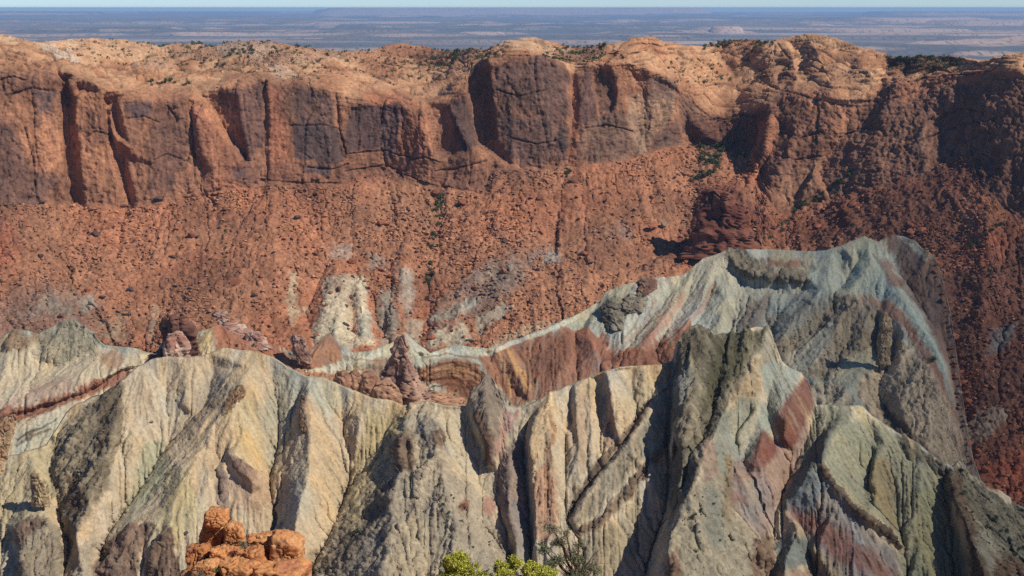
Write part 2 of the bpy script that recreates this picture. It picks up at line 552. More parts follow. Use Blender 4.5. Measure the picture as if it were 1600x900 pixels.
rel1 = [
    # far left smooth slope, pinnacle rib, knob
    [(-150, 735, 0), (-60, 725, 0), (0, 716, 0), (45, 705, 2), (105, 645, -2)],
    [(0, 740, -2), (10, 820, 2), (-20, 985, 4)],
    [(55, 738, 6), (62, 775, 7), (75, 800, 8), (100, 850, 0)],
    [(38, 745, 2), (40, 780, 2)],
    [(20, 832, 3), (22, 860, 4), (30, 900, 6), (30, 985, 8)],
    [(26, 828, 20), (30, 860, 21), (42, 905, 23), (45, 985, 25)],
    [(40, 810, 14), (62, 808, 14), (78, 815, 15), (88, 850, 16), (80, 900, 20), (80, 985, 24)],
    [(100, 640, 0), (88, 690, -3), (80, 735, -6), (92, 790, -8), (110, 850, -6), (100, 900, -5), (95, 985, -5)],
    # dark rocky spur
    [(195, 592, 2), (190, 620, 9), (184, 655, 14), (172, 700, 17), (157, 755, 20), (140, 790, 20), (118, 830, 18), (128, 900, 14), (130, 985, 14)],
    [(196, 600, 0), (193, 640, 4), (186, 680, 6), (172, 740, 6), (160, 765, 8)],
    [(140, 630, 3), (115, 680, 6), (100, 730, 4), (105, 780, 2)],
    [(128, 740, 12), (118, 780, 14), (112, 800, 10)], [(120, 745, 5), (108, 790, 4)],
    # gully between the dark spur and the diagonal rib
    [(262, 558, 0), (262, 600, -8), (268, 660, -12), (264, 697, -14), (246, 722, -14), (228, 745, -13), (205, 785, -12), (180, 815, -9), (160, 850, -4), (150, 900, 0), (150, 985, 0)],
    [(222, 572, 0), (225, 620, 2), (235, 660, -3), (240, 690, -9)],
    [(200, 640, 4), (212, 690, 4), (200, 740, -3), (190, 780, -6)],
    [(288, 560, 0), (290, 610, 0), (295, 640, -4)], [(262, 615, -8), (300, 650, -10), (268, 690, -13)],
    [(310, 558, 0), (322, 590, -6), (325, 620, -8), (318, 640, -8)],
    [(330, 552, 0), (336, 575, -7), (330, 600, -9), (320, 630, -9)],
    [(302, 560, 0), (312, 600, -2), (310, 630, -5)],
    # diagonal rib from the knuckle
    [(400, 550, 2), (392, 575, 8), (378, 600, 14), (366, 612, 14), (352, 645, 11), (335, 675, 9), (318, 700, 8), (298, 735, 12), (280, 765, 14), (262, 800, 16), (250, 860, 16), (245, 900, 18), (245, 985, 20)],
    [(378, 607, 14), (345, 632, 7), (300, 672, 0), (262, 706, -8), (240, 740, -11)],
    [(336, 740, 12), (352, 720, 8), (355, 690, 10), (360, 650, 12)],
    [(285, 735, 10), (262, 757, 1), (245, 790, 0), (215, 820, 6), (190, 870, 12), (185, 985, 14)],
    [(298, 735, 12), (310, 790, 14), (330, 840, 12), (330, 900, 10), (330, 985, 8)],
    [(212, 822, 8), (235, 815, 14), (228, 840, 8), (222, 900, 4)],
    [(255, 830, 15), (262, 835, 20), (240, 880, 16)],
    [(336, 735, 8), (345, 775, 2), (350, 815, 0), (365, 860, -4), (368, 985, -4)],
    # purple outcrops
    [(358, 702, 11), (362, 715, 15), (375, 732, 15), (392, 750, 13), (402, 758, 8)], [(350, 715, 4), (365, 745, 6), (395, 772, 2)],
    # gully left of second spur
    [(425, 558, 0), (430, 600, -6), (436, 640, -9), (434, 680, -11), (428, 720, -12), (420, 745, -12), (425, 785, -13), (432, 812, -10), (420, 850, -9), (415, 985, -9)],
    [(405, 560, 2), (412, 620, 0), (415, 680, -4), (418, 720, -8)],
    [(382, 590, 12), (390, 650, 7), (398, 700, 4), (412, 760, -5)],
    [(374, 620, 13), (380, 680, 10), (390, 730, 9)],
    [(455, 578, 0), (458, 600, 0), (450, 640, -4), (440, 680, -8)],
    [(470, 588, 0), (468, 615, -2), (455, 660, -5), (436, 720, -10)],
    # second spur
    [(480, 590, 2), (481, 615, 8), (478, 640, 12), (484, 690, 13), (481, 730, 14), (477, 760, 17), (468, 785, 20), (462, 830, 20), (465, 870, 20), (462, 985, 22)],
    [(466, 640, 4), (462, 690, 2), (450, 740, 0), (435, 790, -8)],
    # gully
    [(530, 602, 0), (535, 640, -6), (538, 680, -10), (549, 705, -12), (553, 724, -13), (544, 755, -13), (534, 787, -12), (522, 815, -10), (508, 848, -8), (485, 885, -4), (480, 985, -2)],
    [(505, 592, 1), (512, 630, 0), (520, 670, -2), (530, 700, -7)],
    [(560, 618, 0), (560, 650, 3), (557, 690, -2), (552, 715, -9)],
    [(545, 612, 0), (545, 650, -3), (546, 690, -8)],
    [(590, 627, 0), (582, 665, 0), (572, 700, -5), (556, 726, -11)],
    [(630, 635, 0), (605, 668, -3), (580, 710, -7), (556, 750, -10)],
    # knob spur
    [(665, 629, 1), (658, 650, 4), (652, 668, 11), (640, 680, 18), (626, 684, 24), (622, 705, 24), (628, 730, 25)],
    [(617, 690, 4), (612, 722, 3), (602, 742, 3), (575, 790, 2), (545, 830, 2), (525, 870, 4), (515, 985, 6)],
    [(628, 730, 25), (618, 760, 26), (612, 800, 28), (606, 850, 32), (600, 900, 36), (598, 985, 40)],
    [(640, 680, 22), (665, 672, 24), (682, 690, 26), (688, 720, 22), (700, 770, 24), (715, 820, 24), (725, 870, 26), (730, 985, 28)],
    [(628, 730, 25), (650, 740, 22), (668, 790, 22), (665, 850, 24), (660, 985, 30)],
    [(652, 690, 20), (660, 720, 18)],
    [(690, 640, 0), (700, 690, 4), (722, 740, 6), (745, 785, 2), (765, 830, -4), (800, 870, -8), (810, 985, -8)],
    [(710, 640, 0), (722, 690, -2), (742, 735, -6), (755, 770, -7)],
    # spire fin
    [(728, 636, -2), (737, 670, -6), (752, 700, -9), (762, 730, -9)],
    [(736, 618, 9), (742, 650, 13), (752, 680, 15), (762, 705, 12), (769, 724, 6)],
    [(760, 588, 12), (762, 630, 15), (764, 665, 16), (770, 700, 12), (772, 724, 3)],
    [(784, 616, 4), (785, 660, 2), (780, 700, 0), (778, 740, -6), (780, 790, -6), (798, 850, -8)],
    [(815, 640, -2), (806, 680, -2), (795, 720, 2), (792, 780, 6), (805, 850, 6), (815, 985, 6)],
    # shadowed gully left of the pink fin
    [(835, 633, 2), (828, 655, 0), (822, 680, -6), (821, 710, -8), (826, 760, -8), (829, 820, -8), (832, 860, -8), (835, 985, -8)],
    [(857, 617, 3), (842, 645, 8), (829, 668, 14), (826, 690, 16), (831, 730, 15), (834, 790, 14), (836, 850, 12), (840, 985, 12)],
    [(862, 640, 8), (864, 700, 12), (868, 760, 12), (866, 820, 10), (870, 900, 12), (870, 985, 14)],
    [(884, 610, 0), (884, 680, 2), (882, 740, 2), (882, 810, 0)],
    # fluted wall
    [(893, 603, -1), (894, 625, -2), (893, 648, -3)], [(898, 603, 6), (899, 640, 8), (904, 720, 8), (905, 745, 5)], [(914, 600, 2), (918, 690, 2), (917, 745, 0)],
    [(922, 590, 3), (924, 660, 3), (924, 720, 2)], [(930, 590, -2), (936, 640, -3), (938, 700, -3)],
    [(948, 583, 9), (951, 605, 14), (957, 640, 12), (962, 668, 8)], [(944, 600, 0), (948, 640, -3), (955, 672, -3)],
    [(970, 578, 3), (976, 620, 6), (980, 655, 2)], [(985, 577, -2), (990, 620, -4), (992, 650, -5)], [(1000, 575, 2), (1008, 600, 0), (1010, 620, -3)],
    [(1033, 571, 1), (1028, 600, -4), (1010, 640, -5), (985, 672, -4), (970, 700, -1), (943, 730, 0), (920, 755, 0), (902, 785, 0), (890, 815, 0)],
    [(1030, 620, 2), (1005, 655, 4), (975, 700, 6), (945, 735, 6), (910, 780, 6), (893, 812, 6)],
    [(1045, 650, -8), (1042, 690, -10), (1048, 740, -12), (1040, 800, -12), (1020, 860, -12), (990, 985, -8)],
    [(1035, 690, 0), (1010, 735, 6), (985, 770, 6), (950, 805, 6), (910, 845, 4), (900, 985, 4)],
    [(1000, 740, 2), (985, 800, -2), (970, 870, -2), (960, 985, -2)],
    # dark ridge, its shadow side
    [(1054, 548, -5), (1050, 600, -12), (1048, 640, -14), (1046, 680, -14)],
    [(1062, 530, 14), (1064, 560, 20), (1060, 600, 26), (1062, 640, 28), (1055, 670, 28), (1050, 700, 24)],
    [(1090, 510, 4), (1092, 545, 14), (1088, 600, 26), (1080, 650, 32), (1066, 700, 34)],
    [(1135, 525, 2), (1125, 570, 10), (1112, 620, 18), (1095, 660, 26)],
    [(1115, 600, 14), (1098, 640, 22), (1085, 670, 26), (1068, 700, 26)],
    [(1200, 514, 4), (1190, 545, 14), (1172, 590, 20), (1150, 620, 26), (1130, 650, 32), (1118, 680, 34), (1104, 710, 36), (1090, 740, 38), (1072, 780, 40), (1058, 815, 42), (1046, 832, 42)],
    [(1110, 650, 22), (1098, 680, 24), (1082, 715, 22), (1070, 750, 20)],
    [(1066, 702, 30), (1064, 740, 30), (1061, 765, 28)], [(1054, 700, 6), (1053, 750, 2), (1050, 790, 4)],
    [(1046, 832, 42), (1042, 860, 44), (1050, 900, 46), (1045, 985, 48)],
    [(1040, 838, 20), (1030, 870, 16), (1022, 900, 14), (1005, 985, 12)],
    # right face of the dark ridge
    [(1210, 548, 2), (1200, 600, 6), (1180, 640, 10), (1160, 670, 12), (1150, 700, 14), (1150, 740, 16)],
    [(1180, 630, 10), (1172, 650, 3), (1150, 680, 6)], [(1188, 620, 8), (1186, 650, 10), (1170, 680, 9)],
    [(1135, 712, 22), (1137, 745, 22), (1130, 790, 22), (1135, 820, 22)], [(1145, 712, 14), (1146, 750, 12), (1150, 810, 10)],
    [(1110, 760, 32), (1100, 820, 34), (1110, 870, 34), (1115, 985, 36)],
    [(1170, 750, 8), (1190, 800, 2), (1200, 830, -2)],
    [(1155, 830, 12), (1165, 870, 12), (1170, 985, 12)], [(1185, 830, 4), (1200, 858, 8), (1208, 872, 2)],
    # red domes
    [(1252, 584, 1), (1238, 620, 10), (1228, 655, 14), (1226, 685, 12), (1234, 698, 3)],
    [(1208, 590, 4), (1198, 620, 0), (1200, 655, -1), (1212, 685, -1), (1230, 702, -2)], [(1222, 572, 2), (1218, 610, 8), (1214, 640, 8)],
    [(1272, 622, -2), (1270, 645, -2), (1258, 680, -3), (1248, 702, -4)],
    [(1195, 675, 10), (1186, 700, 13), (1178, 725, 12), (1180, 740, 6)], [(1170, 690, 4), (1160, 715, 3), (1165, 735, 4)],
    [(1212, 700, 4), (1205, 740, 4), (1212, 770, 0)],
    # gully
    [(1276, 634, -1), (1268, 660, -5), (1256, 690, -9), (1244, 720, -11), (1228, 755, -12), (1216, 785, -12), (1208, 815, -12), (1207, 850, -12), (1208, 900, -11), (1208, 985, -10)],
    [(1310, 637, 3), (1295, 665, 3), (1275, 700, 0), (1252, 740, -3)],
    # lobes at the bottom
    [(1240, 825, 2), (1236, 850, 6), (1226, 880, 8), (1225, 985, 8)], [(1222, 845, -6), (1214, 880, -8)],
    [(1246, 815, -4), (1262, 850, -6), (1270, 880, -6), (1280, 985, -6)],
    [(1226, 800, -2), (1238, 815, 4), (1252, 840, 8), (1275, 865, 8), (1300, 900, 8)],
    # ledge rib with the bowl to its right
    [(1334, 638, 4), (1318, 655, 8), (1300, 675, 14), (1290, 690, 18), (1284, 708, 18), (1283, 728, 20), (1295, 745, 21), (1310, 765, 22), (1325, 783, 22), (1342, 797, 22), (1358, 812, 20), (1374, 822, 14), (1394, 832, 4)],
    [(1278, 735, 15), (1292, 760, 16), (1310, 782, 16), (1330, 800, 15), (1352, 818, 12), (1380, 838, 6)],
    [(1283, 728, 20), (1262, 740, 16), (1248, 765, 8), (1232, 785, 0)],
    [(1300, 800, 14), (1330, 850, 12), (1360, 900, 12), (1370, 985, 12)],
    [(1352, 642, 1), (1368, 690, -1), (1360, 730, -4), (1352, 770, -1), (1345, 790, 6)],
    [(1362, 652, 2), (1385, 700, 4), (1395, 740, -4), (1400, 790, -12), (1404, 826, -14), (1413, 866, -14), (1418, 893, -14), (1420, 985, -12)],
    [(1366, 725, 6), (1362, 755, 6), (1370, 775, 2)], [(1354, 735, -4), (1356, 765, -5)],
    [(1385, 700, 4), (1378, 740, 0), (1386, 790, -8)],
    [(1405, 690, 2), (1420, 730, -1), (1415, 780, -6), (1408, 820, -11)],
    [(1433, 700, 2), (1440, 740, 4), (1432, 790, 0), (1420, 850, -8)],
    [(1460, 740, 0), (1455, 800, -3), (1438, 860, -7), (1425, 900, -9)],
    [(1476, 745, -2), (1482, 790, -6), (1492, 840, -8), (1505, 900, -8), (1510, 985, -8)],
    # jagged right ridge
    [(1490, 732, 8), (1486, 750, 14), (1494, 785, 20), (1508, 815, 26), (1520, 850, 30), (1536, 890, 34), (1550, 985, 38)],
    [(1512, 745, 4), (1520, 780, 10), (1540, 820, 16), (1560, 860, 18), (1580, 900, 20), (1600, 985, 24)],
    [(1600, 800, 0), (1620, 850, 2), (1650, 900, 4)],
]
L1 = Layer([crest1, bot1], [(-150, 905), (400, 900), (900, 880), (1100, 870), (1400, 890), (1750, 930)], 0,
           lambda x, y, s: 0.78 + 0 * x, rel1, soft=1, jag=1.6, seed=11)
# hold the distance scale along the crest to a smooth plane instead of to the ragged crest itself
D_ref = interp_line([(-150, 905), (400, 900), (900, 880), (1100, 870), (1400, 890), (1750, 930)], L1.cols)[None]
t0 = tan_dep(600.0)
L1.D = D_ref * (0.78 + t0) / (0.78 + tan_dep(L1.PY)) - .80 * L1.relief(L1.PX, L1.PY)
L1.P = point(L1.PX, L1.PY, L1.D)
em = 1 - .9 * region_mask(L1.PX, L1.PY, [(1195, 575), (1250, 583), (1274, 620), (1262, 670), (1234, 706), (1190, 742), (1164, 738), (1180, 680), (1190, 620)], 6)
erode(L1, .025, 8, .5, seed=1, slope=.78, mask=em)


def mixcol(a, b, t):
    return a + (b - a) * t[..., None]


def badland_base(L, pal, seed):
    P = L.P
    a = sstep(fbm(P, 120, 3, seed), -.25, .35)
    b = sstep(fbm(P, 45, 4, seed + 9), -.2, .4)
    c = mixcol(seen(pal[0]), seen(pal[1]), a)
    c = mixcol(c, seen(pal[2])[None, None], b * .7)
    return c


def finish_badlands(L, rill=1.0, rough=1.0, seed=0, small=2.0):
    """rills on the clay, broken ledges on the rocky parts"""
    s1 = L.streaks(1, 16, seed + 1)
    s2 = L.streaks(3, 26, seed + 2)
    s3 = L.streaks(7, 34, seed + 3)
    r = L.rock
    s1, s2, s3 = s1 * L.calm, s2 * L.calm, s3 * L.calm
    clay = 1 - r
    # colour
    tone = 1 + (clay * .8 + .2) * (0.055 * s1 + 0.05 * s2)
    L.col = L.col * np.clip(tone, .6, 1.5)[..., None]
    hue = np.clip(s3 * .035, -.1, .1) * clay
    L.col = L.col * np.stack([1 + hue, 1 + 0 * hue, 1 - 1.6 * hue], -1)
    P = L.P.copy()
    N = L.normals()
    rd = fbm(P, 16, 5, seed + 5, .6, ridged=True)
    bl, gap = cells(P + 2.5 * fbm(P, 9, 3, seed + 8)[..., None], 6.5, seed + 6, (1, 1, .8))
    bl2, gap2 = cells(P, 2.6, seed + 16)
    ramp = .15 + .85 * sstep(np.arange(len(L.PY)), 0, 26)[:, None]
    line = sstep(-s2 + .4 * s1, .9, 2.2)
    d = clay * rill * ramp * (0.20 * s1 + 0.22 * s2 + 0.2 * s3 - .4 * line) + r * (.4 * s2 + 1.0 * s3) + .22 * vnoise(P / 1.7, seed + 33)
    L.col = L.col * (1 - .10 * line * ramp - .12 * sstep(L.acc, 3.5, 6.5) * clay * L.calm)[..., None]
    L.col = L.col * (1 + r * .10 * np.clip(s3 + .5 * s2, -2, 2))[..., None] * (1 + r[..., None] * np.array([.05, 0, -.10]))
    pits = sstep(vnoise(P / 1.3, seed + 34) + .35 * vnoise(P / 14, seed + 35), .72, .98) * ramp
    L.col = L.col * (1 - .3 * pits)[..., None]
    d = d + fbm(P, 30, 4, seed + 7) * .45 * (0.5 + .5 * clay) + .5 * fbm(P, 7, 4, seed + 17, .6, ridged=True)
    d = d + r * rough * (2.2 * rd + 1.6 * fbm(P + .25 * np.stack([P[..., 2], 0 * rd, 0 * rd], -1), 10, 5, seed + 19, .62, (1, 1, .3), ridged=True) + .8 * bl - .5 * sstep(gap, .12, 0) + .45 * bl2 + .8 * fbm(P, 4, 3, seed + 18, .6, ridged=True))
    L.displace(d * (.45 + .55 * L.calm), N)
    # loose blocks and stains on the rocky parts
    dark = sstep(bl2 + .6 * fbm(P, 12, 4, seed + 12, .6, (1, 1, .4)), .3, .8) * r
    L.col = L.col * (1 - .30 * dark)[..., None]
    pale = sstep(bl + .4 * fbm(P, 25, 3, seed + 13), .6, .95) * r
    L.col = L.col * (1 + .22 * pale)[..., None]


L1.stk = (1.6 * L1.streaks(2, 22, 601) + 1.2 * L1.streaks(5, 30, 602)).astype(np.float32)
L1.col = badland_base(L1, [(208, 187, 146), (192, 179, 142), (210, 182, 136)], 21)
K = L1.paint
# yellows and greens of the clay
K([(0, 720), (110, 650), (90, 760), (60, 900), (0, 900)], (182, 172, 128), 10, .6)
K([(345, 640), (395, 600), (420, 690), (400, 740), (360, 690)], (214, 182, 118), 14, .7)
K([(488, 640), (530, 700), (545, 760), (500, 840), (478, 760)], (208, 178, 128), 14, .7)
K([(480, 590), (545, 612), (520, 650), (490, 640)], (182, 182, 150), 8, .7)
K([(230, 690), (262, 690), (255, 760), (215, 800), (180, 830)], (160, 164, 128), 10, .8)
K([(265, 735), (295, 735), (310, 800), (250, 900), (235, 850), (250, 790)], (196, 180, 124), 8, .7)
K([(575, 640), (660, 640), (600, 740), (540, 790), (560, 700)], (186, 170, 118), 10, .8)
K([(735, 650), (745, 720), (765, 740), (755, 780), (700, 690), (700, 650)], (206, 188, 146), 6, .7)
K([(320, 590), (345, 560), (350, 610), (330, 640), (300, 640)], (168, 158, 134), 8, .6)
K([(378, 600), (360, 640), (262, 705), (255, 700), (300, 650), (355, 615)], (178, 156, 122), 6, .85, .35)
K([(440, 560), (470, 590), (440, 700), (425, 740), (410, 640)], (180, 176, 142), 12, .6)
# rocky zones
K([(180, 598), (200, 596), (197, 640), (186, 690), (170, 740), (168, 765), (150, 790), (120, 835), (120, 860), (104, 830), (96, 800), (76, 760), (84, 700), (110, 650), (140, 628)], (138, 128, 104), 5, .92, .95)
K([(182, 600), (192, 620), (170, 700), (150, 750), (155, 690), (150, 660), (165, 620)], (104, 92, 74), 5, .8, 1)
K([(104, 742), (124, 738), (135, 780), (128, 810), (108, 800)], (92, 72, 60), 4, .8, 1)
K([(22, 826), (40, 808), (70, 808), (90, 830), (96, 870), (90, 900), (60, 985), (20, 985), (26, 870)], (150, 140, 118), 4, .9, .9)
K([(28, 815), (60, 808), (78, 815), (40, 840), (30, 860)], (118, 98, 84), 4, .9, 1)
K([(140, 900), (160, 850), (205, 822), (235, 818), (232, 840), (215, 900), (180, 985), (120, 985)], (122, 98, 86), 4, .9, 1)
K([(225, 900), (250, 838), (262, 828), (272, 850), (280, 900), (260, 985), (220, 985)], (118, 94, 82), 4, .9, 1)
K([(100, 900), (130, 850), (150, 830), (160, 850), (140, 880), (120, 985), (95, 985)], (168, 158, 134), 5, .8, .8)
K([(338, 735), (352, 728), (360, 760), (365, 815), (352, 822), (338, 790)], (128, 112, 108), 5, .85, .7)
K([(356, 702), (368, 712), (398, 740), (402, 758), (385, 752), (362, 730)], (124, 98, 90), 3, .9, 1)
K([(404, 735), (425, 752), (430, 790), (400, 800), (362, 800), (358, 755)], (186, 152, 120), 8, .7, .2)
K([(368, 605), (380, 600), (382, 612), (366, 628), (352, 640), (352, 630)], (150, 112, 76), 2, .9, 1)
K([(470, 620), (485, 622), (488, 670), (474, 672)], (176, 140, 108), 4, .8, .8)
K([(645, 640), (672, 640), (700, 690), (716, 735), (752, 770), (780, 830), (805, 880), (830, 985), (430, 985), (485, 895), (525, 835), (560, 780), (600, 745), (612, 735), (622, 690)], (166, 156, 132), 6, .85, .8)
K([(600, 745), (625, 760), (600, 800), (560, 860), (520, 900), (485, 900), (530, 840), (560, 780)], (124, 112, 94), 8, .8, 1)
K([(560, 690 + 90), (610, 730), (560, 830), (540, 838), (548, 800)], (188, 170, 124), 5, .8, .2)
K([(622, 684), (640, 676), (650, 700), (640, 735), (615, 740)], (128, 104, 84), 4, .85, 1)
K([(640, 660), (680, 655), (690, 690), (650, 700)], (160, 152, 134), 4, .8, .7)
K([(678, 666), (690, 690), (688, 705), (676, 690)], (120, 94, 76), 3, .85, 1)
K([(714, 785), (728, 778), (733, 792), (718, 800)], (132, 96, 78), 2, .9, 1)
K([(615, 850), (640, 800), (680, 830), (690, 985), (600, 985)], (184, 168, 128), 12, .5, .6)
K([(735, 612), (748, 604), (758, 588), (766, 586), (784, 616), (786, 650), (775, 700), (772, 725), (762, 725), (745, 660)], (138, 124, 106), 3, .95, .8)
K([(742, 640), (755, 650), (768, 700), (770, 724), (760, 716)], (112, 84, 68), 3, .9, .6)
K([(785, 640), (815, 640), (805, 670), (785, 705), (772, 720), (778, 680)], (182, 138, 120), 5, .85, .1)
K([(754, 775), (772, 772), (776, 795), (766, 810), (752, 798)], (178, 122, 102), 4, .9, .2)
K([(780, 720), (800, 690), (822, 680), (820, 740), (826, 860), (812, 860), (782, 800), (776, 760)], (142, 122, 112), 5, .9, .7)
K([(800, 780), (828, 800), (828, 900), (810, 880)], (150, 146, 130), 5, .7, .3)
K([(828, 668), (858, 618), (872, 640), (866, 700), (840, 720), (832, 760), (826, 720)], (210, 180, 132), 4, .8, .4)
K([(834, 740), (860, 720), (872, 760), (874, 820), (850, 850), (836, 840)], (190, 142, 108), 6, .85, .5)
K([(858, 640), (866, 650), (866, 720), (860, 790), (854, 720)], (150, 100, 72), 3, .7, .5)
K([(900, 610), (915, 610), (916, 740), (905, 745)], (178, 150, 118), 4, .7, .3)
K([(948, 585), (960, 640), (965, 690), (950, 700), (945, 640)], (170, 132, 108), 4, .7, .4)
K([(976, 585), (1000, 580), (990, 640), (975, 650)], (186, 168, 130), 8, .5, .1)
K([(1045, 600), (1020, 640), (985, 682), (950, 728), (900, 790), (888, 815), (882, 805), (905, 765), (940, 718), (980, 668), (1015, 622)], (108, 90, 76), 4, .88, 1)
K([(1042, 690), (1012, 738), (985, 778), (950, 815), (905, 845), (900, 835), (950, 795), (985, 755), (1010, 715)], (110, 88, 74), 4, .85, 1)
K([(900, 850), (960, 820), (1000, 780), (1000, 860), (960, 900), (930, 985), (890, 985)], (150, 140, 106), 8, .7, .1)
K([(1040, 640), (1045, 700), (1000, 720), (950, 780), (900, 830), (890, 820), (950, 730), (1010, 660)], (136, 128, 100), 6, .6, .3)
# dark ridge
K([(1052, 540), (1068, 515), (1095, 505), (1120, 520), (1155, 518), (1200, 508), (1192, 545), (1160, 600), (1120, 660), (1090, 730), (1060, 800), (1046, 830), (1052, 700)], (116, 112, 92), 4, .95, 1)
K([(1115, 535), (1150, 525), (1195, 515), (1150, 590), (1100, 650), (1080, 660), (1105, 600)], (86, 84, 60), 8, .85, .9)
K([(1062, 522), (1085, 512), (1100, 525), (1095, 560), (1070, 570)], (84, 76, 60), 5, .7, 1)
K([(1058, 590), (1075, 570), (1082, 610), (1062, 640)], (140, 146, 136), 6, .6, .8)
K([(1168, 575), (1196, 560), (1190, 610), (1150, 640), (1110, 690), (1108, 672), (1135, 640)], (156, 138, 104), 5, .8, .8)
K([(1190, 520), (1205, 520), (1216, 560), (1204, 600), (1190, 590)], (150, 146, 126), 4, .8, .9)
K([(1040, 830), (1070, 790), (1110, 720), (1120, 700), (1150, 740), (1160, 820), (1200, 860), (1205, 985), (1035, 985)], (152, 146, 122), 8, .9, .8)
K([(1048, 850), (1060, 850), (1070, 900), (1080, 985), (1040, 985)], (116, 84, 66), 5, .85, .9)
K([(1100, 760), (1128, 770), (1130, 850), (1110, 870), (1095, 820)], (126, 128, 112), 8, .8, .6)
K([(1100, 690), (1125, 690), (1120, 740), (1095, 755)], (156, 128, 112), 6, .7, .8)
K([(1120, 650), (1160, 620), (1185, 625), (1165, 690), (1150, 740), (1125, 740)], (146, 148, 122), 6, .85, .2)
K([(1185, 580), (1210, 560), (1250, 583), (1235, 620), (1215, 650), (1195, 690), (1165, 735), (1150, 740), (1175, 670), (1195, 620)], (146, 156, 138), 5, .85, 0)
K([(1136, 712), (1145, 712), (1146, 745), (1134, 748)], (150, 130, 92), 2, .9, .5)
K([(1130, 750), (1146, 750), (1150, 800), (1140, 820), (1126, 800)], (138, 122, 94), 4, .8, .9)
K([(1145, 725), (1215, 690), (1262, 660), (1268, 690), (1235, 760), (1212, 800), (1205, 840), (1170, 830), (1150, 780)], (158, 128, 112), 8, .85, .15)
K([(1160, 755), (1185, 750), (1200, 790), (1180, 830), (1160, 800)], (142, 142, 124), 10, .6, .1)
K([(1144, 768), (1155, 768), (1172, 782), (1165, 788), (1148, 778)], (146, 98, 80), 5, .7, 0)
K([(1178, 830), (1205, 838), (1212, 870), (1190, 985), (1170, 900)], (126, 98, 78), 4, .9, .9)
K([(1258, 590), (1270, 605), (1272, 634), (1262, 660), (1245, 690), (1234, 702), (1220, 690), (1206, 670), (1208, 655), (1235, 615)], (118, 66, 54), 5, .9, 0, warp=.4)
K([(1190, 672), (1214, 690), (1214, 705), (1200, 725), (1186, 738), (1172, 730), (1178, 700)], (126, 72, 60), 5, .88, 0, warp=.4)
K([(1208, 650), (1245, 608), (1240, 620), (1215, 660)], (160, 128, 118), 4, .5)
# right slopes
K([(1276, 634), (1345, 637), (1300, 690), (1285, 730), (1235, 790), (1215, 800), (1245, 735)], (126, 130, 106), 5, .9, .45)
K([(1275, 690), (1300, 672), (1286, 740), (1232, 795), (1215, 800), (1250, 740)], (118, 122, 108), 6, .8, .3)
K([(1345, 640), (1400, 680), (1490, 732), (1480, 790), (1500, 850), (1520, 985), (1415, 985), (1400, 830), (1340, 795), (1290, 735), (1300, 690)], (146, 146, 112), 6, .95, .1)
K([(1345, 640), (1362, 650), (1372, 668), (1345, 660), (1320, 645)], (190, 178, 130), 3, .8, .1)
K([(1362, 720), (1390, 715), (1400, 760), (1400, 830), (1370, 790), (1352, 760)], (150, 132, 88), 6, .85, .2)
K([(1440, 760), (1470, 760), (1500, 850), (1500, 985), (1430, 985), (1425, 870)], (136, 138, 98), 10, .7, .1)
K([(1283, 722), (1292, 735), (1325, 775), (1360, 806), (1395, 832), (1412, 868), (1405, 860), (1370, 826), (1330, 800), (1300, 770), (1282, 745)], (88, 74, 58), 2, .95, 1)
K([(1290, 745), (1340, 805), (1400, 870), (1412, 985), (1300, 985), (1260, 850), (1235, 800)], (146, 138, 124), 5, .95, .1)
K([(1240, 745), (1280, 735), (1290, 760), (1262, 800), (1225, 795)], (116, 126, 122), 6, .85, .2)
K([(1230, 795), (1262, 800), (1300, 815), (1345, 850), (1400, 895), (1440, 985), (1400, 985), (1370, 900), (1310, 880), (1280, 850), (1240, 815)], (140, 88, 70), 14, .8, 0)
K([(1330, 815), (1342, 830), (1352, 850), (1345, 850)], (176, 186, 176), 3, .6, 0)
K([(1240, 815), (1262, 850), (1290, 870), (1330, 900), (1330, 985), (1280, 985), (1258, 880), (1240, 850)], (166, 148, 110), 5, .85, .4)
K([(1210, 855), (1225, 832), (1262, 845), (1268, 870), (1250, 890), (1215, 900)], (120, 128, 116), 5, .95, 0)
K([(1230, 890), (1262, 890), (1330, 910), (1330, 985), (1210, 985)], (136, 96, 80), 8, .6, .1)
K([(1478, 735), (1500, 718), (1515, 745), (1540, 765), (1565, 770), (1600, 798), (1700, 850), (1700, 985), (1500, 985), (1515, 850), (1495, 800), (1480, 765)], (108, 106, 88), 4, .95, .9)
K([(1482, 738), (1500, 725), (1510, 790), (1540, 850), (1560, 900), (1560, 985), (1530, 985), (1515, 850), (1495, 800)], (96, 74, 58), 4, .8, 1)
K([(1520, 820), (1545, 835), (1565, 900), (1550, 900), (1530, 860)], (150, 150, 126), 4, .6, .6)
K([(1550, 870), (1600, 880), (1640, 985), (1570, 985)], (96, 66, 52), 6, .8, 1)
K([(1400, 677), (1433, 693), (1467, 720), (1488, 731), (1480, 742), (1450, 730), (1410, 705)], (98, 88, 72), 3, .7, .8)
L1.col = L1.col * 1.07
finish_badlands(L1, 1.0, 1.0, 100)

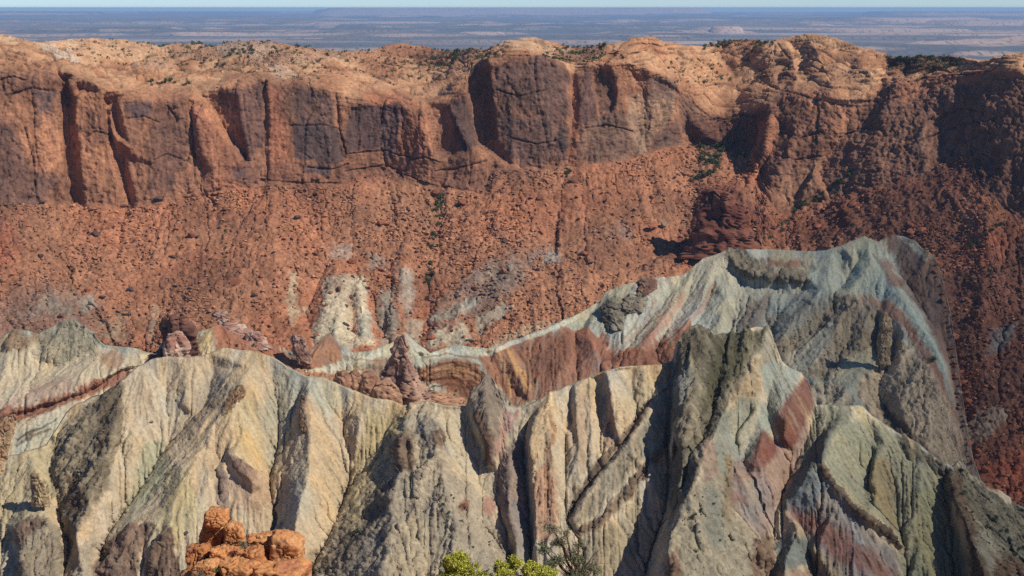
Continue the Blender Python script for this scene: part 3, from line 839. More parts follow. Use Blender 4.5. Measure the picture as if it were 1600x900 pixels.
# ================================================================== middle ridge
crest2 = [(-150, 560), (-40, 540), (0, 532), (12, 522), (25, 517), (45, 517), (60, 522), (75, 515), (95, 503), (115, 500), (130, 510), (146, 518), (152, 530), (165, 540), (190, 542),
          (215, 546), (232, 552), (246, 550), (256, 530), (268, 522), (300, 528), (306, 520), (330, 512), (345, 506), (362, 520), (400, 532), (440, 545), (462, 552), (480, 560), (492, 540), (505, 526), (515, 522),
          (530, 536), (552, 552), (580, 548), (612, 536), (634, 522), (650, 536), (672, 552), (690, 546), (715, 540), (760, 546), (790, 534), (830, 522), (850, 515), (880, 500), (905, 490),
          (925, 478), (938, 470), (947, 456), (965, 447), (1000, 440), (1020, 433), (1050, 433), (1072, 428), (1086, 415), (1100, 404), (1118, 398), (1130, 393), (1150, 388),
          (1170, 390), (1200, 389), (1250, 392), (1290, 391), (1310, 386), (1330, 378), (1342, 372), (1350, 368), (1360, 374), (1372, 379), (1395, 368), (1412, 370), (1430, 376), (1442, 388), (1460, 400),
          (1470, 424), (1479, 458), (1486, 495), (1492, 535), (1498, 577), (1504, 622), (1511, 668), (1520, 715), (1535, 760), (1560, 800), (1750, 900)]
bot2 = [(-150, 800), (100, 740), (250, 680), (400, 660), (800, 720), (1050, 690), (1300, 760), (1500, 830), (1560, 860), (1750, 950)]
rel2 = [
    [(0, 532, 0), (60, 522, 4), (100, 505, 6), (150, 530, 2), (190, 545, 4), (225, 550, 2)],
    [(20, 520, 8), (12, 540, 10), (14, 552, 8)], [(40, 520, 12), (45, 545, 10), (70, 560, 6)],
    [(60, 560, 4), (110, 570, 0), (160, 545, 0), (150, 560, 8), (100, 590, 10), (40, 615, 12), (0, 630, 12)],
    [(190, 545, 6), (150, 570, 12), (90, 600, 15), (0, 625, 15)],
    [(225, 552, 8), (195, 575, 12), (150, 600, 14), (100, 622, 14), (0, 650, 14)],
    [(190, 578, 2), (140, 610, 2), (60, 640, 2), (0, 662, 2)],
    [(85, 640, 10), (20, 670, 14), (0, 680, 14)],
    [(0, 600, 2), (40, 590, -2), (80, 575, -2)],
    [(250, 550, 0), (262, 525, 6), (298, 530, 6), (300, 560, 2)],
    [(330, 512, 6), (322, 530, 10), (326, 550, 8)], [(308, 520, 0), (305, 550, 0)],
    [(345, 507, 4), (375, 535, 8), (420, 560, 8), (470, 590, 6)], [(360, 520, 2), (440, 550, 4), (500, 585, 4), (530, 590, 4)],
    [(515, 523, 2), (506, 540, 12), (494, 558, 14), (488, 575, 10)], [(530, 536, 2), (532, 556, 4), (520, 570, 2)],
    [(552, 553, 4), (570, 562, 10), (590, 570, 8), (620, 575, 4)], [(510, 572, 2), (540, 578, 4), (570, 580, 2)],
    [(634, 523, 4), (625, 535, 10), (600, 548, 10), (560, 570, 10)], [(634, 523, 4), (650, 548, 12), (652, 560, 10)],
    [(655, 556, 2), (690, 560, 2), (720, 556, 4), (760, 552, 6)],
    # banded basin
    [(655, 572, 12), (690, 563, 15), (730, 562, 15), (752, 570, 12), (762, 590, 6), (760, 610, 0)],
    [(665, 588, 2), (700, 586, -2), (735, 592, -3), (750, 605, -6)], [(690, 596, -8), (720, 600, -10), (745, 620, -10)],
    [(752, 556, 10), (775, 575, 4), (795, 600, -2), (812, 622, -6)],
    [(775, 545, 14), (792, 560, 12), (812, 590, 10), (822, 612, 6), (830, 630, 6)],
    [(790, 536, 10), (812, 545, 8), (824, 560, 4), (835, 590, 4), (836, 610, 2)],
    [(858, 522, 10), (850, 540, 14), (845, 560, 12), (838, 590, 8)], [(872, 517, 10), (884, 528, 16), (886, 560, 16), (870, 600, 10)],
    [(896, 524, 4), (902, 545, 4), (900, 575, 6)],
    [(918, 515, 10), (922, 530, 16), (930, 550, 16), (940, 570, 12)], [(935, 520, 6), (950, 545, 4), (940, 560, 6)],
    [(1080, 560, 8), (1040, 580, 8), (960, 590, 8), (900, 605, 6), (850, 630, 6)],
    # pale flank with diagonal ribs
    [(947, 457, 0), (930, 480, -4), (912, 510, -3)],
    [(955, 470, 10), (950, 485, 14), (962, 500, 12)], [(980, 470, 12), (1000, 478, 14), (1010, 465, 8)], [(1020, 434, 4), (1010, 450, 6), (985, 462, 6)],
    [(950, 505, 8), (935, 520, 6)],
    [(1050, 434, 2), (1010, 480, 8), (970, 525, 12), (945, 550, 12)], [(1072, 430, 0), (1030, 480, 2), (985, 535, 6)],
    [(1086, 416, 4), (1060, 470, 8), (1020, 520, 14), (995, 560, 14)], [(1075, 465, 0), (1050, 500, 4), (1025, 545, 6)],
    [(1116, 430, 8), (1098, 470, 12), (1065, 520, 16), (1050, 555, 16)], [(1108, 460, -1), (1092, 495, 0), (1070, 540, 6)],
    [(1130, 394, 4), (1118, 410, 12), (1112, 430, 12)], [(1140, 430, 6), (1135, 470, 8), (1122, 520, 8)], [(1150, 460, 2), (1145, 500, 0), (1140, 520, 0)],
    # overhanging outcrop and its shade
    [(1140, 398, 12), (1150, 415, 18), (1175, 428, 22), (1200, 432, 22), (1212, 425, 18), (1230, 432, 18), (1252, 438, 16), (1260, 432, 10)],
    [(1140, 425, 2), (1170, 446, 0), (1200, 452, 0), (1235, 462, 0), (1262, 455, 2)],
    [(1165, 392, 4), (1200, 405, 8), (1240, 402, 6), (1280, 420, 4)], [(1200, 392, 0), (1220, 420, 12), (1215, 440, 6)],
    [(1195, 470, 6), (1180, 510, 10), (1165, 540, 10)], [(1225, 480, 6), (1200, 520, 4), (1190, 560, 8)],
    # peak and its ribs
    [(1350, 369, 2), (1336, 390, 8), (1334, 402, 12), (1326, 400, 10), (1318, 390, 8)], [(1322, 400, 1), (1315, 420, 0), (1318, 440, 2)],
    [(1300, 392, 4), (1292, 430, 10), (1280, 450, 14), (1270, 470, 14)], [(1275, 395, 0), (1262, 425, 0), (1250, 450, 0)],
    [(1350, 369, 2), (1356, 395, 8), (1360, 412, 14), (1345, 432, 16), (1330, 450, 18), (1318, 456, 16)], [(1340, 405, 0), (1332, 425, -2), (1316, 450, 0)],
    [(1350, 369, 2), (1372, 405, 10), (1395, 440, 14), (1408, 468, 16), (1435, 505, 18), (1460, 540, 18), (1476, 575, 16), (1495, 640, 12), (1505, 690, 8)],
    [(1360, 412, 14), (1385, 445, 14), (1400, 462, 16), (1388, 470, 16)],
    [(1395, 370, 2), (1410, 400, 2), (1440, 440, 0), (1455, 470, 0), (1470, 520, 0), (1482, 560, 0)],
    [(1375, 380, 2), (1400, 420, 2), (1430, 460, 2), (1450, 500, 6)],
    [(1400, 462, 16), (1375, 470, 6), (1360, 462, 12), (1340, 460, 12)], [(1368, 478, 14), (1372, 490, 14)],
    [(1408, 470, 16), (1420, 520, 18), (1450, 570, 20), (1470, 620, 18), (1490, 680, 14)],
    # pinnacle with the dark hollow behind
    [(1380, 492, 18), (1392, 505, 14), (1400, 530, 4), (1402, 545, 2)], [(1372, 500, 4), (1370, 530, 0), (1375, 560, 2)], [(1384, 505, 18), (1380, 540, 19), (1378, 560, 16)],
    [(1400, 495, 20), (1412, 520, 22), (1408, 545, 20), (1405, 580, 20), (1402, 620, 22), (1420, 680, 24)],
    [(1392, 545, 2), (1394, 565, 4)], [(1360, 540, 4), (1330, 560, 8), (1300, 590, 10), (1290, 620, 10)], [(1370, 560, 6), (1350, 580, 16), (1320, 610, 18), (1300, 635, 18)],
    # broken ground
    [(1300, 460, 14), (1270, 480, 14), (1240, 500, 14), (1220, 530, 14)], [(1290, 490, 4), (1270, 520, 4), (1240, 540, 4)],
    [(1310, 500, 14), (1290, 540, 16), (1260, 580, 16)], [(1340, 480, 14), (1330, 520, 8), (1310, 560, 6), (1285, 590, 6)],
    [(1350, 500, 16), (1345, 540, 14)], [(1300, 480, 6), (1310, 490, 4)],
    [(1345, 610, 8), (1350, 640, 14), (1370, 660, 10)], [(1375, 600, 4), (1380, 630, 2), (1392, 650, 0)],
]
L2 = Layer([crest2, bot2], [(0, 0), (1, 1)], 0, lambda x, y, s: 0.62 + 0 * x, rel2, soft=1, jag=1.6, seed=31)
D_ref = interp_line([(-150, 1120), (200, 1130), (500, 1160), (900, 1200), (1200, 1190), (1400, 1160), (1550, 1120), (1750, 1080)], L2.cols)[None]
t0 = tan_dep(540.0)
L2.D = D_ref * (0.62 + t0) / (0.62 + tan_dep(L2.PY)) - .85 * L2.relief(L2.PX, L2.PY)
L2.P = point(L2.PX, L2.PY, L2.D)
erode(L2, .026, 8, .5, seed=2, slope=.62, mask=np.repeat(L2.calm, len(L2.PY), 0))
L2.stk = ((1.6 * L2.streaks(2, 22, 603) + 1.2 * L2.streaks(5, 30, 604)) * L2.calm).astype(np.float32)
L2.col = badland_base(L2, [(174, 172, 146), (158, 162, 140), (180, 172, 140)], 41)
K = L2.paint
K([(-150, 540), (60, 520), (150, 540), (232, 552), (262, 570), (200, 640), (0, 800), (-150, 800)], (206, 188, 148), 6, .95, .1)
K([(-20, 640), (60, 600), (100, 590), (150, 600), (100, 620), (0, 640)], (190, 158, 132), 8, .8, .1)
K([(156, 552), (190, 548), (200, 562), (178, 572), (160, 572)], (176, 136, 104), 4, .8, .1)
K([(-150, 670), (0, 638), (60, 628), (110, 612), (150, 596), (188, 574), (205, 580), (190, 600), (130, 622), (80, 645), (0, 664), (-150, 720)], (150, 92, 70), 3, .9, .45)
K([(20, 682), (70, 655), (100, 640), (105, 650), (70, 700), (30, 716)], (186, 182, 152), 3, .95, .05)
K([(24, 684), (60, 668), (90, 654), (92, 657), (62, 672), (26, 688)], (110, 96, 70), 1.2, .9, .5, warp=.3)
K([(22, 693), (50, 680), (80, 668), (82, 671), (52, 684), (24, 697)], (120, 104, 78), 1.2, .8, .5, warp=.3)
K([(10, 524), (28, 515), (60, 520), (70, 535), (50, 545), (12, 550)], (142, 116, 88), 4, .9, .7)
K([(60, 520), (95, 500), (125, 497), (156, 530), (150, 550), (120, 560), (90, 575), (60, 560)], (146, 140, 116), 6, .95, .8)
K([(230, 560), (250, 545), (300, 540), (340, 560), (300, 580), (240, 580)], (140, 88, 62), 4, .9, .4)
K([(306, 522), (328, 512), (332, 520), (328, 556), (310, 556)], (212, 186, 130), 4, .9, 0)
K([(332, 510), (350, 508), (400, 532), (440, 546), (490, 562), (540, 590), (560, 620), (440, 620), (340, 560), (333, 530)], (172, 106, 74), 4, .95, .25)
K([(440, 545), (480, 562), (530, 590), (540, 610), (500, 605), (450, 570)], (178, 132, 100), 5, .8, .8)
K([(480, 562), (500, 530), (515, 520), (535, 545), (530, 565), (505, 575), (488, 575)], (164, 112, 78), 3, .95, .05)
K([(505, 572), (530, 562), (565, 568), (572, 578), (540, 585), (508, 582)], (200, 186, 146), 3, .9, 0)
K([(535, 552), (580, 548), (634, 520), (660, 550), (650, 558), (600, 560), (560, 568)], (198, 190, 152), 4, .9, .05)
K([(565, 570), (610, 556), (640, 560), (640, 590), (570, 590)], (160, 122, 92), 4, .85, .1)
K([(650, 552), (700, 544), (760, 545), (830, 520), (880, 505), (880, 512), (800, 538), (760, 556), (700, 562), (655, 570)], (198, 194, 158), 3, .9, 0)
K([(650, 574), (700, 560), (745, 562), (765, 600), (745, 640), (700, 615), (655, 590)], (164, 112, 76), 4, .95, .15)
K([(656, 588), (700, 582), (745, 592), (750, 625), (700, 610), (660, 596)], (116, 74, 52), 4, .85, .5)
K([(672, 574), (710, 570), (742, 584), (720, 582), (690, 580)], (190, 150, 102), 3, .7, .1)
K([(750, 556), (790, 534), (830, 522), (845, 530), (836, 580), (838, 625), (800, 632), (772, 600)], (154, 102, 74), 4, .95, .15)
K([(790, 545), (808, 555), (824, 590), (832, 612), (820, 610), (802, 570)], (204, 154, 90), 3, .85, .1)
K([(832, 545), (850, 520), (872, 512), (900, 522), (920, 512), (950, 525), (965, 555), (1000, 545), (1048, 520), (1080, 500), (1082, 562), (1060, 575), (1010, 580), (960, 590), (900, 612), (836, 640)], (150, 100, 76), 3, .95, .2)
K([(860, 525), (888, 520), (898, 550), (880, 580), (850, 590), (845, 560)], (118, 78, 60), 5, .6, .6)
K([(905, 520), (945, 522), (965, 552), (1010, 540), (1000, 552), (960, 570), (925, 550)], (158, 98, 70), 4, .8, .2)
K([(1005, 505), (1030, 488), (1044, 490), (1030, 520), (1015, 545), (1000, 545)], (160, 100, 76), 3, .85, 0)
K([(1035, 525), (1050, 500), (1062, 500), (1050, 545)], (200, 182, 150), 3, .7, 0)
K([(940, 560), (1010, 548), (1056, 530), (1080, 510), (1080, 560), (1000, 575), (930, 590)], (126, 80, 62), 4, .7, .5)
K([(898, 580), (960, 562), (965, 575), (905, 595)], (172, 118, 88), 4, .6, .1)
K([(942, 470), (965, 462), (1008, 468), (1010, 480), (970, 500), (945, 495)], (132, 126, 102), 4, .85, .9)
K([(990, 450), (1008, 436), (1022, 433), (1022, 450), (1008, 458), (992, 458)], (122, 84, 66), 3, .9, .6)
K([(1022, 434), (1050, 432), (1048, 442), (1020, 456)], (186, 170, 146), 3, .6, .4)
K([(1040, 440), (1085, 430), (1030, 510), (960, 555), (945, 530), (1000, 480)], (190, 188, 158), 8, .6, 0)
K([(1062, 460), (1075, 462), (1045, 510), (1030, 520)], (188, 150, 122), 5, .6, 0)
K([(1112, 402), (1140, 398), (1145, 425), (1112, 432)], (176, 172, 146), 3, .7, .6)
K([(1140, 396), (1165, 395), (1200, 410), (1215, 420), (1258, 425), (1262, 440), (1245, 445), (1200, 440), (1160, 432), (1142, 415)], (120, 110, 90), 4, .9, .95)
K([(1180, 402), (1250, 405), (1252, 418), (1215, 418)], (132, 86, 68), 4, .8, .2)
K([(1165, 480), (1200, 460), (1195, 500), (1170, 540), (1150, 530)], (122, 104, 92), 8, .7, .8)
K([(1125, 470), (1160, 470), (1150, 520), (1120, 525)], (188, 180, 144), 6, .6, .1)
K([(1200, 500), (1270, 470), (1330, 458), (1360, 470), (1400, 470), (1400, 500), (1345, 570), (1300, 600), (1240, 580), (1210, 560)], (146, 132, 106), 6, .9, .9)
K([(1225, 470), (1250, 460), (1300, 470), (1240, 520), (1215, 530), (1205, 510)], (140, 142, 124), 6, .7, .3)
K([(1232, 560), (1280, 512), (1306, 500), (1300, 530), (1262, 580), (1240, 590)], (192, 184, 148), 4, .85, .1)
K([(1290, 592), (1340, 552), (1370, 545), (1350, 580), (1320, 610), (1290, 620)], (190, 184, 144), 4, .85, .15)
K([(1330, 378), (1350, 368), (1372, 385), (1420, 470), (1470, 545), (1500, 640), (1490, 640), (1440, 560), (1405, 480), (1330, 455), (1315, 450), (1330, 410)], (164, 176, 152), 4, .85, 0)
K([(1280, 395), (1325, 385), (1330, 420), (1318, 455), (1270, 470), (1262, 430)], (156, 164, 140), 5, .7, 0)
K([(1365, 400), (1380, 408), (1410, 435), (1408, 450), (1390, 440)], (150, 112, 92), 3, .8, .3)
K([(1380, 372), (1400, 366), (1440, 378), (1462, 400), (1480, 460), (1488, 540), (1498, 620), (1475, 560), (1440, 490), (1412, 440)], (120, 94, 80), 5, .93, .4)
K([(1404, 372), (1425, 380), (1440, 384), (1462, 406), (1455, 410), (1430, 392)], (178, 174, 140), 2.5, .85, .2)
K([(1420, 440), (1442, 462), (1440, 462), (1425, 450)], (88, 58, 50), 3, .8, .8)
K([(1400, 400), (1430, 425), (1450, 465), (1425, 435)], (98, 76, 64), 5, .6, .7)
K([(1368, 474), (1392, 466), (1410, 485), (1440, 530), (1475, 590), (1498, 660), (1480, 640), (1440, 570), (1408, 510), (1380, 490)], (160, 108, 82), 3, .85, .1)
K([(1340, 462), (1362, 455), (1375, 475), (1360, 480)], (160, 122, 98), 3, .8, .5)
K([(1376, 492), (1390, 500), (1388, 560), (1372, 552)], (176, 152, 112), 3, .85, .8)
K([(1400, 530), (1440, 560), (1480, 620), (1505, 690), (1520, 760), (1450, 760), (1380, 700), (1350, 650), (1340, 600), (1380, 560)], (192, 172, 136), 6, .92, .8)
K([(1362, 620), (1392, 640), (1440, 690), (1480, 735), (1440, 720), (1390, 680)], (104, 90, 72), 5, .85, .9)
K([(1262, 600), (1300, 600), (1340, 620), (1320, 650), (1270, 640)], (186, 172, 140), 5, .8, .8)
S = lambda pts, w_, rgb, a=.85: stroke(L2, pts, w_, rgb, a)
# folded beds of the basin
for k_, (dy_, c_) in enumerate([(0, (108, 70, 52)), (6, (184, 138, 96)), (11, (122, 80, 58)), (16, (168, 120, 84)), (22, (98, 62, 46)), (28, (150, 100, 72)), (35, (92, 60, 46))]):
    S([(654, 584 + dy_), (674, 572 + dy_), (705, 567 + dy_), (732, 572 + dy_), (750, 584 + dy_), (760, 604 + dy_)], 4 if k_ % 2 else 2.6, c_)
for k_, c_ in enumerate([(176, 124, 84), (112, 70, 50), (206, 158, 96), (128, 82, 58), (190, 138, 88), (104, 66, 48), (168, 112, 78)]):
    x_ = 762 + 11 * k_
    S([(x_ - 6, 548), (x_ + 4, 566), (x_ + 12 - k_, 588), (x_ + 18 - 2 * k_, 612), (x_ + 18 - 3 * k_, 632)], 3.4, c_, .75)
S([(480, 580), (510, 578), (545, 566), (585, 556), (612, 544), (634, 530), (652, 546), (690, 553), (730, 548), (765, 552), (800, 536), (840, 521), (872, 510), (905, 494)], 7, (202, 198, 164), .8)
S([(500, 570), (540, 558), (580, 562), (615, 566)], 3, (166, 120, 90), .7)
S([(660, 560), (700, 553), (750, 560)], 2.5, (140, 96, 72), .7)
for k_ in range(9):
    x_ = 960 + 15 * k_
    y_ = 500 - 4 * k_
    S([(x_ + 34, y_ - 22), (x_ + 14, y_ + 16), (x_ - 12, y_ + 46)], [5, 3, 6][k_ % 3], [(190, 176, 146), (150, 96, 72), (176, 132, 106)][k_ % 3], .6)
for k_ in range(6):
    x_ = 836 + 18 * k_
    S([(x_, 530 + 4 * (k_ % 2)), (x_ + 4, 556), (x_ - 8, 590)], 3, [(112, 70, 52), (170, 118, 88)][k_ % 2], .6)
K([(1440, 370), (1480, 410), (1500, 480), (1510, 600), (1540, 720), (1520, 760), (1490, 660), (1478, 560), (1468, 460)], (150, 112, 88), 9, .7, .4)
L2.col = L2.col * 1.14
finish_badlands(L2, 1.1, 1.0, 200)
# ================================================================== crater wall: rim, cliff, talus
crest3 = [(-150, 60), (0, 52), (30, 60), (50, 65), (80, 64), (125, 60), (145, 59), (200, 63), (225, 67), (250, 73), (270, 69), (310, 68), (330, 74), (345, 72), (370, 67), (400, 63),
          (440, 68), (480, 75), (525, 80), (575, 80), (600, 72), (630, 68), (660, 73), (690, 80), (750, 80), (770, 73), (800, 65), (822, 59), (835, 58), (865, 65), (895, 75),
          (925, 72), (965, 67), (990, 59), (1020, 58), (1040, 66), (1070, 70), (1100, 72), (1150, 62), (1205, 64), (1225, 59), (1265, 52), (1300, 57), (1350, 75), (1380, 82), (1395, 93),
          (1435, 89), (1475, 88), (1510, 92), (1530, 97), (1565, 89), (1600, 84), (1750, 84)]
lip3 = [(-150, 120), (0, 122), (40, 120), (75, 117), (85, 120), (130, 128), (160, 145), (185, 158), (215, 160), (240, 158), (268, 156), (290, 150), (300, 158), (330, 160), (350, 142), (375, 134), (410, 128),
        (450, 132), (470, 128), (500, 144), (540, 162), (600, 160), (640, 170), (664, 178), (690, 170), (710, 155), (728, 140), (735, 112), (750, 96), (780, 90), (820, 86), (850, 90), (880, 102), (893, 122), (905, 112),
        (925, 102), (970, 100), (1000, 112), (1030, 122), (1055, 130), (1065, 150), (1085, 175), (1110, 185), (1150, 185), (1180, 180), (1200, 172), (1230, 150), (1280, 150), (1330, 175), (1360, 160),
        (1380, 140), (1420, 135), (1450, 128), (1490, 120), (1530, 112), (1560, 118), (1600, 126), (1750, 130)]
base3 = [(-150, 320), (0, 316), (50, 318), (110, 322), (200, 324), (235, 325), (265, 316), (300, 304), (340, 300), (400, 292), (450, 290), (520, 294), (550, 285), (570, 268), (600, 268), (630, 276), (680, 292), (720, 298),
         (755, 290), (770, 268), (800, 264), (840, 268), (880, 262), (930, 258), (980, 252), (1020, 238), (1050, 226), (1075, 228), (1090, 238), (1120, 240), (1160, 236), (1180, 246), (1195, 300), (1215, 335),
         (1240, 335), (1270, 318), (1300, 318), (1340, 300), (1400, 292), (1450, 272), (1500, 243), (1520, 256), (1534, 285), (1560, 330), (1600, 350), (1750, 400)]
base3 = sorted(base3)
bot3 = [(-150, 640), (1400, 700), (1480, 800), (1750, 880)]
